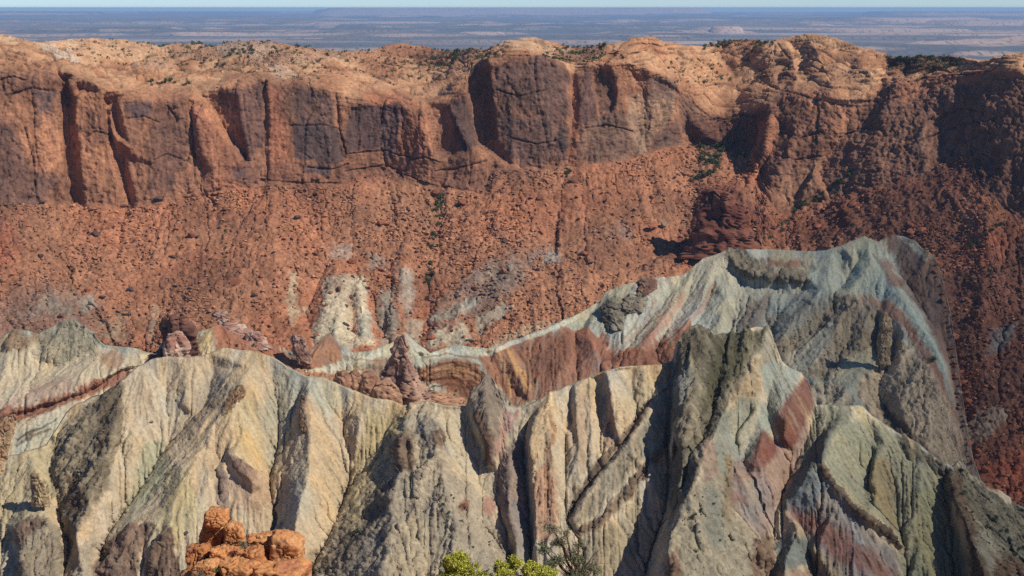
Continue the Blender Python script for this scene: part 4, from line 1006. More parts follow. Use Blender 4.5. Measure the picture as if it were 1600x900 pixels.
rel3 = [
    # cliff, left to right (recesses negative)
    [(-150, 120, 4), (0, 120, 8), (60, 118, 10), (84, 122, 10)], [(-150, 320, 4), (0, 316, 8), (60, 320, 8), (98, 322, 6)],
    [(86, 122, 10), (90, 200, 8), (96, 260, 7), (104, 320, 5)], [(91, 120, -14), (96, 200, -16), (101, 260, -14), (109, 320, -8)],
    [(108, 120, -12), (112, 180, -14), (116, 250, -12), (124, 320, -6)], [(116, 122, 4), (119, 150, 4), (122, 200, 2), (126, 260, 3), (134, 320, 5)],
    [(113, 190, -2), (117, 192, 3)], [(120, 118, 2), (121, 138, -8), (128, 140, -8), (128, 120, 3)],
    [(158, 146, 8), (164, 200, 9), (174, 250, 8), (190, 320, 7)], [(166, 160, -6), (172, 205, -10), (184, 250, -12), (200, 320, -10)],
    [(178, 160, -4), (184, 205, -10), (193, 250, -12), (208, 318, -8)], [(186, 160, 8), (192, 190, 8), (202, 225, 10), (208, 240, 6), (200, 250, -1), (210, 290, 2), (216, 320, 6)],
    [(172, 200, 7), (176, 206, 12), (194, 226, 12), (205, 236, 8)],
    [(240, 158, 6), (262, 156, 8), (275, 170, 5), (278, 200, 3)], [(230, 200, 6), (250, 260, 5), (240, 320, 6)], [(268, 160, 8), (280, 195, 2), (282, 215, 2)],
    [(292, 152, 4), (296, 200, 3), (303, 250, 3), (318, 300, 6)], [(297, 160, -2), (302, 210, -2), (310, 260, 0)],
    [(312, 162, 2), (306, 180, 10), (312, 220, 13), (335, 275, 14), (348, 290, 12)], [(322, 164, 4), (340, 200, 12), (362, 232, 12), (382, 258, 10), (372, 268, 10)],
    [(328, 162, -10), (346, 195, -10), (366, 225, -10), (384, 250, -8)], [(345, 150, -8), (366, 170, -6), (375, 210, -5), (384, 240, -6)], [(355, 142, 2), (374, 152, 7), (380, 200, 7), (392, 255, 6)],
    [(410, 130, 4), (413, 180, 4), (416, 250, 4), (418, 290, 4)], [(418, 130, 9), (421, 180, 9), (424, 290, 8)], [(414, 130, 0), (417, 200, 0)],
    [(470, 132, 10), (470, 200, 10), (478, 280, 8)], [(466, 128, 2), (480, 138, 0), (494, 142, 4)],
    [(518, 155, 9), (520, 200, 9), (527, 260, 8)], [(525, 158, 3), (529, 200, 3), (534, 250, 3)], [(532, 160, 8), (537, 200, 8), (542, 250, 8)], [(540, 162, 8), (546, 190, 5), (550, 200, 7)],
    [(590, 160, 13), (592, 220, 12), (595, 250, 9)], [(596, 210, 9), (598, 250, 4)],
    [(640, 172, 14), (650, 200, 16), (660, 240, 14)], [(660, 180, 12), (670, 205, 13), (676, 235, 12), (682, 250, 8)],
    [(668, 178, -2), (677, 205, -8), (684, 235, -10), (700, 250, -6)], [(694, 172, -10), (700, 200, -8), (712, 235, -8)],
    [(702, 162, -2), (712, 190, 4), (724, 215, 6), (736, 232, 4)], [(726, 145, 2), (730, 160, -2), (734, 190, -4), (744, 225, -4)],
    [(732, 116, -16), (738, 150, -22), (742, 190, -24), (750, 222, -20)], [(744, 102, -12), (752, 140, -18), (756, 180, -20), (764, 215, -16)],
    [(756, 98, 0), (768, 130, 4), (772, 170, 4), (778, 215, 2)], [(800, 90, 12), (800, 150, 14), (800, 215, 10), (805, 262, 6)], [(830, 88, 14), (835, 150, 16), (838, 220, 12), (840, 262, 6)],
    [(874, 104, 10), (884, 160, 11), (886, 220, 8), (882, 258, 4)], [(893, 122, 2), (895, 180, 0), (892, 230, 0), (888, 258, 2)], [(899, 118, 2), (901, 180, 2), (898, 230, 3), (893, 258, 3)],
    [(903, 120, 8), (908, 150, 9), (906, 200, 6), (903, 250, 5)], [(922, 104, 10), (918, 115, 10), (920, 140, 8)], [(926, 108, 0), (930, 130, -4), (934, 150, -2), (938, 176, 2)],
    [(945, 104, 4), (955, 125, 2), (958, 150, 0), (954, 172, 4)], [(953, 102, 12), (962, 120, 13), (965, 150, 12), (960, 180, 11)],
    [(980, 106, 10), (985, 140, 8), (988, 150, 2), (992, 120, 2)], [(1000, 116, 8), (1008, 140, 6), (1010, 200, 4), (1005, 212, 5)], [(1015, 122, 12), (1015, 150, 12), (1017, 200, 10), (1018, 235, 6)],
    [(1052, 132, 12), (1060, 160, 10), (1064, 200, 6), (1062, 224, 2)], [(940, 200, 6), (960, 180, 9), (985, 180, 8)],
    # hollow with the shrubs
    [(1066, 152, 6), (1072, 175, 6), (1092, 200, 4), (1110, 215, 0)], [(1070, 200, -6), (1080, 218, -14), (1110, 228, -18), (1140, 228, -22), (1165, 220, -22), (1180, 215, -18)],
    [(1090, 180, 4), (1120, 195, -2), (1150, 195, -10), (1180, 190, -12)],
    [(1100, 150, 4), (1120, 165, 2), (1160, 170, -2), (1190, 165, 4)],
    # buttress with the lit nose
    [(1206, 176, 10), (1202, 200, 18), (1196, 225, 24), (1188, 250, 26), (1178, 275, 22), (1170, 300, 16)], [(1190, 200, -8), (1182, 225, -10), (1174, 245, -6), (1160, 270, 0)],
    [(1226, 160, 8), (1222, 200, 4), (1208, 230, 4), (1190, 265, 2), (1180, 285, 0)], [(1250, 160, 14), (1245, 200, 18), (1230, 240, 18), (1210, 280, 18), (1200, 310, 14)],
    [(1290, 155, 12), (1295, 190, 14), (1285, 230, 10), (1270, 270, 12), (1250, 310, 12)], [(1310, 200, 10), (1280, 245, 0), (1262, 280, -2), (1240, 320, 2)],
    # right massif
    [(1330, 180, 4), (1318, 215, -12), (1300, 240, -16), (1278, 268, -14)], [(1385, 130, 2), (1365, 165, -2), (1345, 200, -14), (1320, 240, -14)],
    [(1400, 140, 14), (1380, 180, 12), (1370, 220, 10), (1360, 250, 8)], [(1430, 150, 8), (1425, 200, 10), (1420, 240, 12), (1430, 262, 12)], [(1395, 230, 4), (1392, 265, 6)],
    [(1440, 200, 18), (1435, 230, 16), (1445, 255, 12)], [(1460, 160, 8), (1470, 200, 4), (1480, 240, 0)],
    [(1480, 140, 16), (1500, 160, 16), (1510, 200, 8), (1512, 230, 0)], [(1540, 160, 10), (1550, 210, 4), (1548, 250, -8)], [(1600, 180, 14), (1605, 240, 10), (1580, 280, 4)],
    [(1580, 240, 14), (1560, 270, 12), (1535, 300, 10)],
    # rim domes
    [(0, 52, 4), (20, 80, 8), (40, 104, 10)], [(60, 72, 8), (70, 85, -4), (85, 100, -2)], [(75, 70, 6), (100, 90, 8), (125, 102, 4)],
    [(145, 60, 10), (150, 80, 8), (160, 95, -2)], [(210, 66, 10), (215, 80, 12), (200, 95, 2)], [(180, 70, 0), (190, 84, -4)], [(280, 70, 8), (290, 78, 8)],
    [(100, 110, 6), (140, 100, 14), (180, 105, 14), (210, 118, 8), (225, 128, 0)], [(110, 125, 8), (150, 128, 12), (200, 138, 12)], [(230, 132, -6), (260, 130, -8), (300, 134, -6)],
    [(240, 125, 8), (270, 112, 10), (310, 114, 10), (320, 120, 6)], [(325, 112, 2), (340, 98, 14), (370, 94, 18), (400, 96, 16), (425, 104, 8)], [(330, 116, -6), (360, 108, 4), (400, 112, 4)],
    [(340, 130, 8), (380, 120, 10), (420, 122, 10)], [(440, 120, -2), (450, 110, 0), (480, 100, 2)], [(490, 110, 10), (520, 120, 14), (560, 140, 14), (600, 152, 14)], [(540, 100, 2), (580, 120, 4), (620, 140, 6), (660, 158, 2)],
    [(600, 74, 6), (640, 70, 12), (662, 76, 6), (640, 90, 2)], [(560, 95, 6), (600, 92, 8), (620, 104, 6)], [(620, 115, 0), (660, 130, 0), (700, 140, -4)], [(690, 96, 6), (720, 100, 8), (700, 110, 8)],
    [(750, 85, 4), (765, 90, 14), (790, 84, 16), (830, 80, 16)], [(830, 62, 0), (850, 72, 2)], [(900, 82, -8), (880, 92, -4)],
    [(930, 90, 4), (960, 74, 10), (1000, 64, 16), (1030, 66, 14)], [(950, 82, 2), (980, 90, 12), (1010, 96, 14), (1040, 110, 12)], [(1010, 80, 2), (1050, 90, 4), (1060, 120, 6)],
    [(1070, 80, 10), (1090, 100, 14), (1100, 130, 14), (1110, 150, 8)], [(1060, 76, 0), (1080, 72, 2)], [(1120, 85, 4), (1150, 90, 10), (1170, 96, 4)], [(1150, 120, 2), (1160, 140, 4), (1200, 140, 2)],
    [(1180, 110, -4), (1210, 96, 0)], [(1225, 64, 6), (1240, 90, 8), (1245, 120, 8), (1235, 140, 6)], [(1260, 58, 12), (1275, 80, 18), (1290, 110, 20), (1300, 140, 16)], [(1255, 80, 2), (1252, 105, -2), (1262, 120, 2)],
    [(1310, 66, 18), (1340, 90, 22), (1360, 120, 18), (1360, 145, 10)], [(1385, 90, 6), (1388, 105, 4), (1376, 130, 2)],
    [(1400, 105, 2), (1430, 100, 8), (1460, 96, 10), (1500, 98, 8)], [(1440, 115, 4), (1480, 108, 8), (1530, 104, 10)], [(1560, 96, 10), (1590, 100, 14), (1600, 110, 12)],
    # talus: chutes, spurs, the green gully, the red tower's foot
    [(680, 300, -2), (690, 330, -7), (682, 380, -8), (675, 420, -8), (668, 470, -8), (660, 530, -4)], [(720, 310, 0), (730, 350, 4), (740, 400, 4), (715, 440, 0)], [(640, 300, 2), (640, 360, 4), (632, 420, 4), (625, 480, 4)],
    [(610, 420, -4), (612, 470, -6), (600, 520, -8), (610, 540, -4)], [(520, 440, 6), (512, 480, 14), (500, 520, 16), (492, 545, 14)], [(538, 440, 8), (536, 480, 16), (530, 520, 18), (528, 545, 14)], [(548, 455, 2), (551, 490, 6), (556, 530, 6)], [(560, 440, 8), (566, 480, 16), (570, 520, 16), (574, 540, 12)], [(582, 460, -2), (588, 520, -6)], [(600, 470, 2), (612, 500, 6), (618, 540, 4)],
    [(700, 500, 6), (712, 492, 12), (708, 515, 14), (690, 540, 12)], [(730, 510, 4), (738, 540, 2)], [(712, 492, 12), (728, 520, 14), (735, 542, 10)], [(680, 500, -4), (720, 470, -4), (760, 440, -4)], [(700, 470, 6), (750, 430, 8), (800, 405, 6)], [(756, 492, 2), (780, 474, 8), (800, 478, 4)],
    [(520, 400, -4), (500, 440, -6), (480, 500, -6)], [(330, 310, -2), (345, 370, -6), (350, 440, -6)], [(450, 300, 2), (430, 380, 3), (420, 460, 2)],
    [(160, 340, 3), (180, 430, 4), (190, 520, 2)], [(60, 330, 2), (80, 400, 3), (90, 460, 8), (110, 520, 10)], [(20, 450, 4), (40, 500, 2)],
    [(770, 300, 4), (775, 340, 8), (790, 380, 4)], [(750, 330, 4), (765, 345, 0), (768, 370, -2)],
    [(880, 290, 0), (875, 340, -4), (868, 400, -5), (860, 430, -2)], [(890, 300, 4), (880, 350, 2)], [(940, 300, 2), (960, 380, 3), (930, 450, 2)],
    [(1090, 250, -6), (1092, 290, -8), (1080, 340, -6), (1060, 390, -6)], [(1130, 250, 2), (1120, 285, 4)],
    [(1105, 300, 10), (1100, 330, 16), (1098, 360, 18), (1090, 385, 14)], [(1095, 296, 0), (1088, 330, -4), (1080, 370, -4)], [(1150, 300, 14), (1155, 330, 18), (1160, 365, 16), (1180, 380, 8)],
    [(1130, 325, 6), (1128, 350, 8)], [(1180, 330, 10), (1195, 350, 8)],
    [(1300, 320, -6), (1260, 345, -8), (1225, 365, -8), (1200, 380, -6)], [(1340, 310, 2), (1320, 350, 6), (1290, 380, 4)],
    [(1440, 300, 8), (1450, 340, 8), (1440, 370, 6)], [(1400, 420, 0), (1490, 420, 0)],
    [(1600, 380, 10), (1560, 420, 6), (1540, 470, 6)], [(1600, 460, 0), (1560, 500, -1)],
    [(1600, 560, 8), (1570, 600, 6), (1550, 640, 4), (1545, 700, 4)],
]


def smooth_line(line, cols, w):
    x = np.arange(cols[0] - 200, cols[-1] + 200, 2.0)
    y = interp_line(line, x)
    k = np.exp(-.5 * (np.arange(-3 * w, 3 * w + 1, 2) / w) ** 2)
    y = np.convolve(np.pad(y, len(k) // 2, mode='edge'), k / k.sum(), 'valid')
    return np.interp(cols, x, y[:len(x)])


def slope3(x, y, s):
    lip, base = smooth_line(lip3, s.cols, 34)[None], smooth_line(base3, s.cols, 34)[None]
    top = 0.16 + 0.34 * sstep(x, 880, 1000)
    cliff = 3.6 + (1.15 - 3.6) * sstep(x, 1030, 1130) - .2 * sstep(x, 1250, 1400)
    v = top + (cliff - top) * sstep(y, lip - 14, lip + 8)
    return v + (0.46 - v) * sstep(y, base - 12, base + 6)


D3 = [(-150, 1650), (0, 1690), (300, 1770), (600, 1840), (900, 1850), (1060, 1880), (1140, 1890), (1200, 1870), (1300, 1825), (1400, 1770), (1500, 1710), (1600, 1640), (1750, 1560)]
L3 = Layer([crest3, lip3, base3, bot3], D3, 2, slope3, rel3, soft=1, jag=1.0, seed=51, dens=1.5)
# distances are fixed along one level line, so the wall runs smoothly from side to side
L3.D = L3.D + L3.relief(L3.PX, L3.PY)
Dr = smooth_line(D3, L3.cols, 50)
for j in range(len(L3.cols)):
    L3.D[:, j] *= Dr[j] / np.interp(290.0, L3.PY[:, j], L3.D[:, j])
RS = 1.35 - .4 * sstep(L3.PX, 1040, 1180) - .25 * sstep(L3.PX, 1250, 1400)
RS = RS - .15 * sstep(L3.PY, 300, 330)
RS = RS + 1.0 * sstep(smooth_line(lip3, L3.cols, 20)[None] - L3.PY, -5, 12) * sstep(L3.PX, 820, 940)
L3.D = L3.D - RS * L3.relief(L3.PX, L3.PY)
L3.P = point(L3.PX, L3.PY, L3.D)
erode(L3, .022, 6, .5, seed=3, slope=.46, cap=8, mask=sstep(L3.PY - interp_line(base3, L3.cols)[None], 0, 20))
b1, b2 = L3.bands[1], L3.bands[2]
P0 = L3.P.copy()
row = np.arange(len(L3.PY))[:, None] + 0 * L3.PX
kt = sstep(row, b1 - 26, b1 + 6)             # 0 on the rim rock
kb = sstep(row, b2 - 6, b2 + 3)              # 1 on the talus
kc = kt * (1 - kb)

# ---- colours
P = L3.P
L3.stk = (1.2 * L3.streaks(2, 26, 605) + 1.2 * L3.streaks(5, 34, 606)).astype(np.float32)
n1 = fbm(P, 90, 4, 61)
n2 = fbm(P, 35, 4, 62)
rim = mixcol(seen((228, 170, 120)), seen((202, 138, 94)), sstep(n2, -.4, .5))
cl = mixcol(seen((158, 107, 79)), seen((196, 131, 91)), sstep(n1, -.3, .4))
ta = mixcol(seen((186, 122, 85)), seen((157, 101, 71)), sstep(n1, -.3, .5))
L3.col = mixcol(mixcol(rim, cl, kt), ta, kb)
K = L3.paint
# pale rim rock and the scrubby flats
K([(-150, 40), (70, 60), (130, 62), (130, 72), (80, 70), (-150, 58)], (236, 196, 150), 4, .8)
K([(62, 72), (80, 68), (110, 84), (138, 98), (132, 104), (100, 96)], (226, 200, 166), 3, .9, .5)
K([(120, 58), (200, 62), (265, 76), (262, 86), (190, 92), (140, 94), (110, 80)], (230, 178, 130), 4, .8, 0)
K([(262, 70), (325, 70), (325, 78), (268, 80)], (222, 170, 122), 3, .9, 0)
K([(268, 80), (340, 72), (400, 62), (480, 72), (520, 82), (480, 100), (430, 100), (360, 92), (320, 96), (260, 90)], (184, 138, 104), 5, .9, .8)
K([(205, 94), (240, 88), (270, 98), (240, 112), (205, 108)], (212, 164, 128), 4, .8, .5)
K([(340, 78), (400, 74), (440, 80), (400, 88), (350, 88)], (206, 176, 146), 4, .6, .8)
K([(420, 100), (455, 100), (465, 118), (430, 122)], (218, 180, 146), 5, .7, .3)
K([(450, 86), (520, 84), (560, 92), (510, 102), (460, 98)], (192, 152, 116), 5, .7, .8)
K([(595, 72), (665, 70), (700, 82), (640, 90), (580, 88)], (178, 118, 86), 5, .8, .7)
K([(560, 84), (620, 86), (620, 120), (580, 110)], (170, 112, 82), 6, .7, .8)
K([(700, 78), (765, 74), (765, 84), (700, 88)], (160, 118, 92), 4, .8, .9)
K([(765, 70), (835, 54), (900, 76), (860, 80), (790, 80)], (220, 174, 130), 3, .9, 0)
K([(850, 80), (945, 68), (940, 84), (890, 98)], (158, 120, 90), 4, .8, .8)
K([(1090, 68), (1150, 58), (1210, 62), (1200, 72), (1110, 76)], (172, 112, 82), 3, .8, .7)
K([(1110, 74), (1200, 72), (1190, 88), (1130, 92)], (210, 138, 98), 4, .6)
K([(1390, 88), (1490, 84), (1490, 98), (1420, 112), (1385, 112)], (106, 82, 62), 5, .85, .9)
K([(1180, 100), (1240, 80), (1240, 130), (1190, 120)], (150, 98, 72), 6, .6, .6)
# desert varnish and washes on the cliff, plus shade painted into its recesses
K([(-150, 200), (20, 190), (50, 260), (90, 280), (60, 320), (-150, 320)], (118, 88, 76), 12, 0.80, warp=.9)
K([(58, 142), (82, 142), (84, 172), (64, 176)], (108, 92, 90), 5, 0.70, warp=.9)
K([(132, 170), (160, 160), (176, 215), (150, 235), (128, 215)], (132, 88, 70), 8, 0.60, .6, warp=.9)
K([(195, 158), (232, 160), (240, 178), (205, 185)], (104, 88, 88), 4, 0.75, warp=.9)
K([(240, 165), (280, 155), (292, 240), (270, 300), (230, 300), (235, 220)], (124, 88, 74), 8, 0.70, warp=.9)
K([(300, 158), (315, 170), (340, 200), (384, 258), (372, 300), (330, 296), (306, 240)], (190, 118, 82), 5, 0.70, warp=.9)
K([(362, 262), (385, 262), (384, 276), (366, 278)], (110, 90, 86), 3, 0.70, warp=.9)
K([(345, 142), (412, 132), (414, 230), (385, 250), (372, 190)], (116, 86, 76), 6, 0.80, warp=.9)
K([(418, 136), (432, 132), (450, 180), (444, 240), (450, 280), (420, 285)], (176, 106, 76), 4, 0.75, warp=.9)
K([(468, 134), (515, 150), (522, 196), (465, 200), (455, 165)], (112, 86, 76), 5, 0.80, warp=.9)
K([(478, 162), (500, 164), (508, 185), (485, 195)], (150, 106, 80), 5, 0.70, warp=.9)
K([(458, 196), (500, 194), (528, 200), (536, 250), (522, 262), (490, 254), (456, 246)], (84, 74, 72), 3, 0.80, warp=.9)
K([(446, 200), (458, 196), (456, 246), (470, 262), (452, 262), (442, 225)], (192, 122, 84), 3, 0.60, warp=.9)
K([(548, 168), (580, 162), (628, 164), (638, 198), (612, 205), (600, 232), (545, 240), (540, 200)], (94, 74, 72), 4, 0.80, warp=.9)
K([(596, 215), (620, 205), (622, 250), (600, 250)], (104, 86, 80), 4, 0.70, warp=.9)
K([(636, 172), (662, 182), (678, 235), (640, 245), (622, 235), (628, 195)], (182, 112, 82), 5, 0.70, warp=.9)
K([(560, 140), (620, 145), (655, 165), (625, 164), (575, 160)], (204, 126, 86), 5, 0.80, warp=.9)
K([(702, 160), (728, 148), (745, 225), (730, 240), (706, 215)], (100, 80, 74), 5, 0.80, warp=.9)
K([(738, 106), (770, 100), (775, 215), (750, 222)], (110, 78, 66), 5, 0.50, warp=.9)  # shade of the alcove beside the dome, painted in
K([(770, 104), (840, 92), (885, 112), (894, 180), (860, 190), (800, 170), (775, 140)], (126, 94, 80), 6, 0.80, warp=.9)
K([(800, 140), (850, 140), (885, 160), (860, 182), (810, 172)], (150, 108, 84), 10, 0.70, warp=.9)
K([(780, 180), (885, 185), (890, 245), (840, 262), (800, 250)], (112, 88, 80), 8, 0.70, warp=.9)
K([(860, 205), (888, 200), (888, 232), (866, 236)], (88, 74, 72), 4, 0.80, warp=.9)
K([(893, 118), (902, 118), (902, 258), (890, 258), (894, 200)], (196, 124, 86), 2, 0.75, warp=.9)
K([(904, 120), (920, 108), (936, 170), (930, 200), (905, 195)], (98, 74, 72), 5, 0.80, warp=.9)
K([(925, 105), (960, 110), (962, 170), (938, 175)], (102, 76, 66), 4, 0.70, warp=.9)  # shadow under the overhang, put into the colour
K([(905, 195), (960, 178), (1005, 170), (1012, 235), (960, 252), (905, 250)], (146, 112, 90), 8, 0.80, warp=.9)
K([(985, 150), (1015, 145), (1050, 150), (1055, 175), (1030, 215), (995, 240), (985, 200)], (186, 146, 112), 8, 0.80, warp=.9)
K([(1012, 120), (1055, 130), (1056, 150), (1030, 158), (1012, 150)], (140, 110, 94), 4, 0.70, warp=.9)
K([(1020, 210), (1060, 190), (1062, 225), (1020, 236)], (124, 96, 82), 6, 0.80, warp=.9)
K([(1060, 150), (1090, 160), (1105, 195), (1070, 205), (1060, 190)], (140, 104, 84), 5, 0.80, warp=.9)
K([(1075, 190), (1110, 180), (1200, 170), (1195, 236), (1120, 240), (1080, 232)], (112, 72, 58), 6, 0.80, .3, warp=.9)  # darkened for the shadow that fills the hollow
K([(1190, 190), (1215, 180), (1212, 225), (1190, 262), (1172, 290), (1165, 285)], (186, 114, 78), 4, 0.70, .9, warp=.9)
K([(1220, 165), (1330, 170), (1300, 240), (1250, 300), (1210, 330), (1200, 290)], (150, 100, 74), 8, 0.80, .8, warp=.9)
K([(1235, 260), (1290, 245), (1270, 300), (1230, 330), (1215, 310)], (170, 122, 88), 8, 0.70, .3, warp=.9)
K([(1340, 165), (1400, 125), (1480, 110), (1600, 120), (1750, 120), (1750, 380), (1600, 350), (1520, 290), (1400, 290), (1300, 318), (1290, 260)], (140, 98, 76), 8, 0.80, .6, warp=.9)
K([(1424, 195), (1445, 200), (1444, 238), (1425, 240)], (152, 112, 88), 3, 0.80, .8, warp=.9)
K([(1400, 130), (1480, 115), (1540, 105), (1600, 115), (1560, 140), (1500, 130), (1440, 150), (1410, 165)], (182, 118, 84), 6, 0.70, .2, warp=.9)
K([(380, 255), (540, 255), (620, 262), (700, 285), (760, 280), (770, 262), (800, 262), (760, 300), (600, 285), (400, 300)], (142, 94, 72), 6, 0.70, .8, warp=.9)
K([(478, 258), (510, 262), (512, 270), (480, 270)], (96, 84, 84), 2.5, .8, warp=.9)
# talus tints
K([(-20, 330), (30, 350), (20, 420), (-20, 420)], (178, 96, 68), 18, 0.60, warp=1.9)
K([(-150, 470), (0, 458), (60, 450), (110, 462), (150, 480), (160, 520), (190, 560), (-150, 620)], (148, 112, 92), 26, 0.80, .15, warp=1.9)
K([(40, 500), (60, 470), (110, 455), (132, 480), (100, 500)], (158, 146, 122), 18, 0.60, .1, warp=1.9)
K([(120, 470), (142, 462), (150, 480), (130, 486)], (172, 166, 144), 4, 0.60, warp=1.0)
K([(160, 510), (186, 495), (190, 540), (165, 542)], (150, 138, 108), 14, 0.70, .3, warp=1.9)
K([(236, 480), (250, 482), (242, 540), (232, 530)], (182, 152, 120), 4, 0.60, warp=1.0)
K([(450, 432), (458, 432), (462, 470), (468, 520), (452, 520), (448, 470)], (206, 184, 140), 4, 0.80, warp=1.0)
K([(472, 480), (482, 480), (480, 495), (472, 494)], (210, 190, 150), 4, 0.70, warp=1.0)
K([(520, 385), (550, 385), (548, 410), (520, 405)], (186, 168, 144), 4, 0.60, warp=1.0)
K([(578, 400), (604, 410), (602, 425), (580, 420)], (176, 156, 134), 4, 0.70, warp=1.0)
K([(506, 440), (540, 430), (572, 436), (574, 480), (582, 540), (545, 548), (515, 530), (488, 540), (492, 520), (508, 475)], (214, 204, 164), 4, 0.92, .2, warp=1.0)
K([(545, 458), (552, 460), (556, 500), (560, 530), (552, 530), (545, 490)], (176, 126, 92), 6, 0.70, .4, warp=1.9)
K([(508, 434), (530, 430), (528, 452), (508, 456)], (120, 90, 74), 10, 0.70, .8, warp=1.9)
K([(560, 490), (580, 488), (580, 530), (560, 525)], (180, 182, 156), 4, 0.70, warp=1.0)
K([(590, 460), (618, 452), (628, 500), (622, 540), (590, 540)], (150, 150, 128), 12, 0.85, .6, warp=1.9)
K([(625, 420), (645, 422), (648, 480), (642, 500), (630, 470)], (184, 174, 148), 4, 0.70, .2, warp=1.0)
K([(635, 500), (660, 505), (655, 545), (630, 540)], (184, 172, 142), 4, 0.80, warp=1.0)
K([(672, 505), (700, 462), (740, 430), (780, 405), (860, 392), (868, 402), (800, 440), (760, 480), (720, 500), (690, 530), (672, 530)], (150, 122, 102), 14, 0.85, .3, warp=1.9)
K([(672, 505), (712, 478), (745, 468), (720, 490), (690, 508)], (182, 178, 150), 4, 0.85, warp=1.0)
K([(745, 440), (765, 410), (800, 405), (790, 425)], (166, 142, 120), 12, 0.60, warp=1.9)
K([(700, 505), (716, 490), (732, 510), (740, 535), (700, 545), (668, 550), (672, 530)], (204, 192, 156), 4, 0.90, warp=1.0)
K([(700, 505), (712, 488), (726, 498), (718, 510), (704, 512)], (194, 112, 76), 10, 0.80, warp=1.9)
K([(745, 500), (765, 480), (790, 470), (800, 480), (770, 510), (745, 525)], (172, 160, 132), 4, 0.75, .3, warp=1.0)
K([(766, 540), (800, 520), (860, 500), (880, 500), (850, 518), (780, 550)], (196, 160, 120), 4, 0.70, warp=1.0)
K([(848, 400), (870, 395), (876, 410), (850, 416)], (172, 156, 134), 4, 0.70, warp=1.0)
K([(952, 360), (972, 355), (975, 375), (955, 375)], (170, 140, 118), 12, 0.60, warp=1.9)
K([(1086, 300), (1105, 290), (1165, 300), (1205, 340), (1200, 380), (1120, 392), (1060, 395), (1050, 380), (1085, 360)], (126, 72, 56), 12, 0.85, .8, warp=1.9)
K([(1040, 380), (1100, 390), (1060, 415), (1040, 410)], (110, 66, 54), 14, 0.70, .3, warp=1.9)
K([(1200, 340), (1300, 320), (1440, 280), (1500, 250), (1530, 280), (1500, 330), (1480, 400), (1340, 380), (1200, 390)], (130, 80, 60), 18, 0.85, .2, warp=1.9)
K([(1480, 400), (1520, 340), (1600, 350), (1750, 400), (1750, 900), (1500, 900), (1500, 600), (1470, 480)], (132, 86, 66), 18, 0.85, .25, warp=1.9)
K([(1480, 392), (1530, 370), (1600, 330), (1600, 375), (1560, 400), (1520, 430), (1490, 420)], (182, 106, 72), 14, 0.60, .3, warp=1.9)
K([(1552, 520), (1580, 508), (1586, 520), (1560, 545), (1540, 550)], (132, 134, 124), 10, 0.85, .3, warp=1.9)
K([(1500, 690), (1530, 650), (1560, 635), (1580, 645), (1540, 690), (1510, 700)], (168, 156, 130), 4, 0.80, .3, warp=1.0)
K([(1520, 735), (1560, 728), (1600, 710), (1650, 700), (1650, 780), (1560, 790)], (178, 98, 66), 12, 0.85, warp=1.9)
K([(1505, 650), (1540, 600), (1600, 560), (1650, 540), (1650, 600), (1560, 640)], (112, 82, 68), 18, 0.70, .2, warp=1.9)

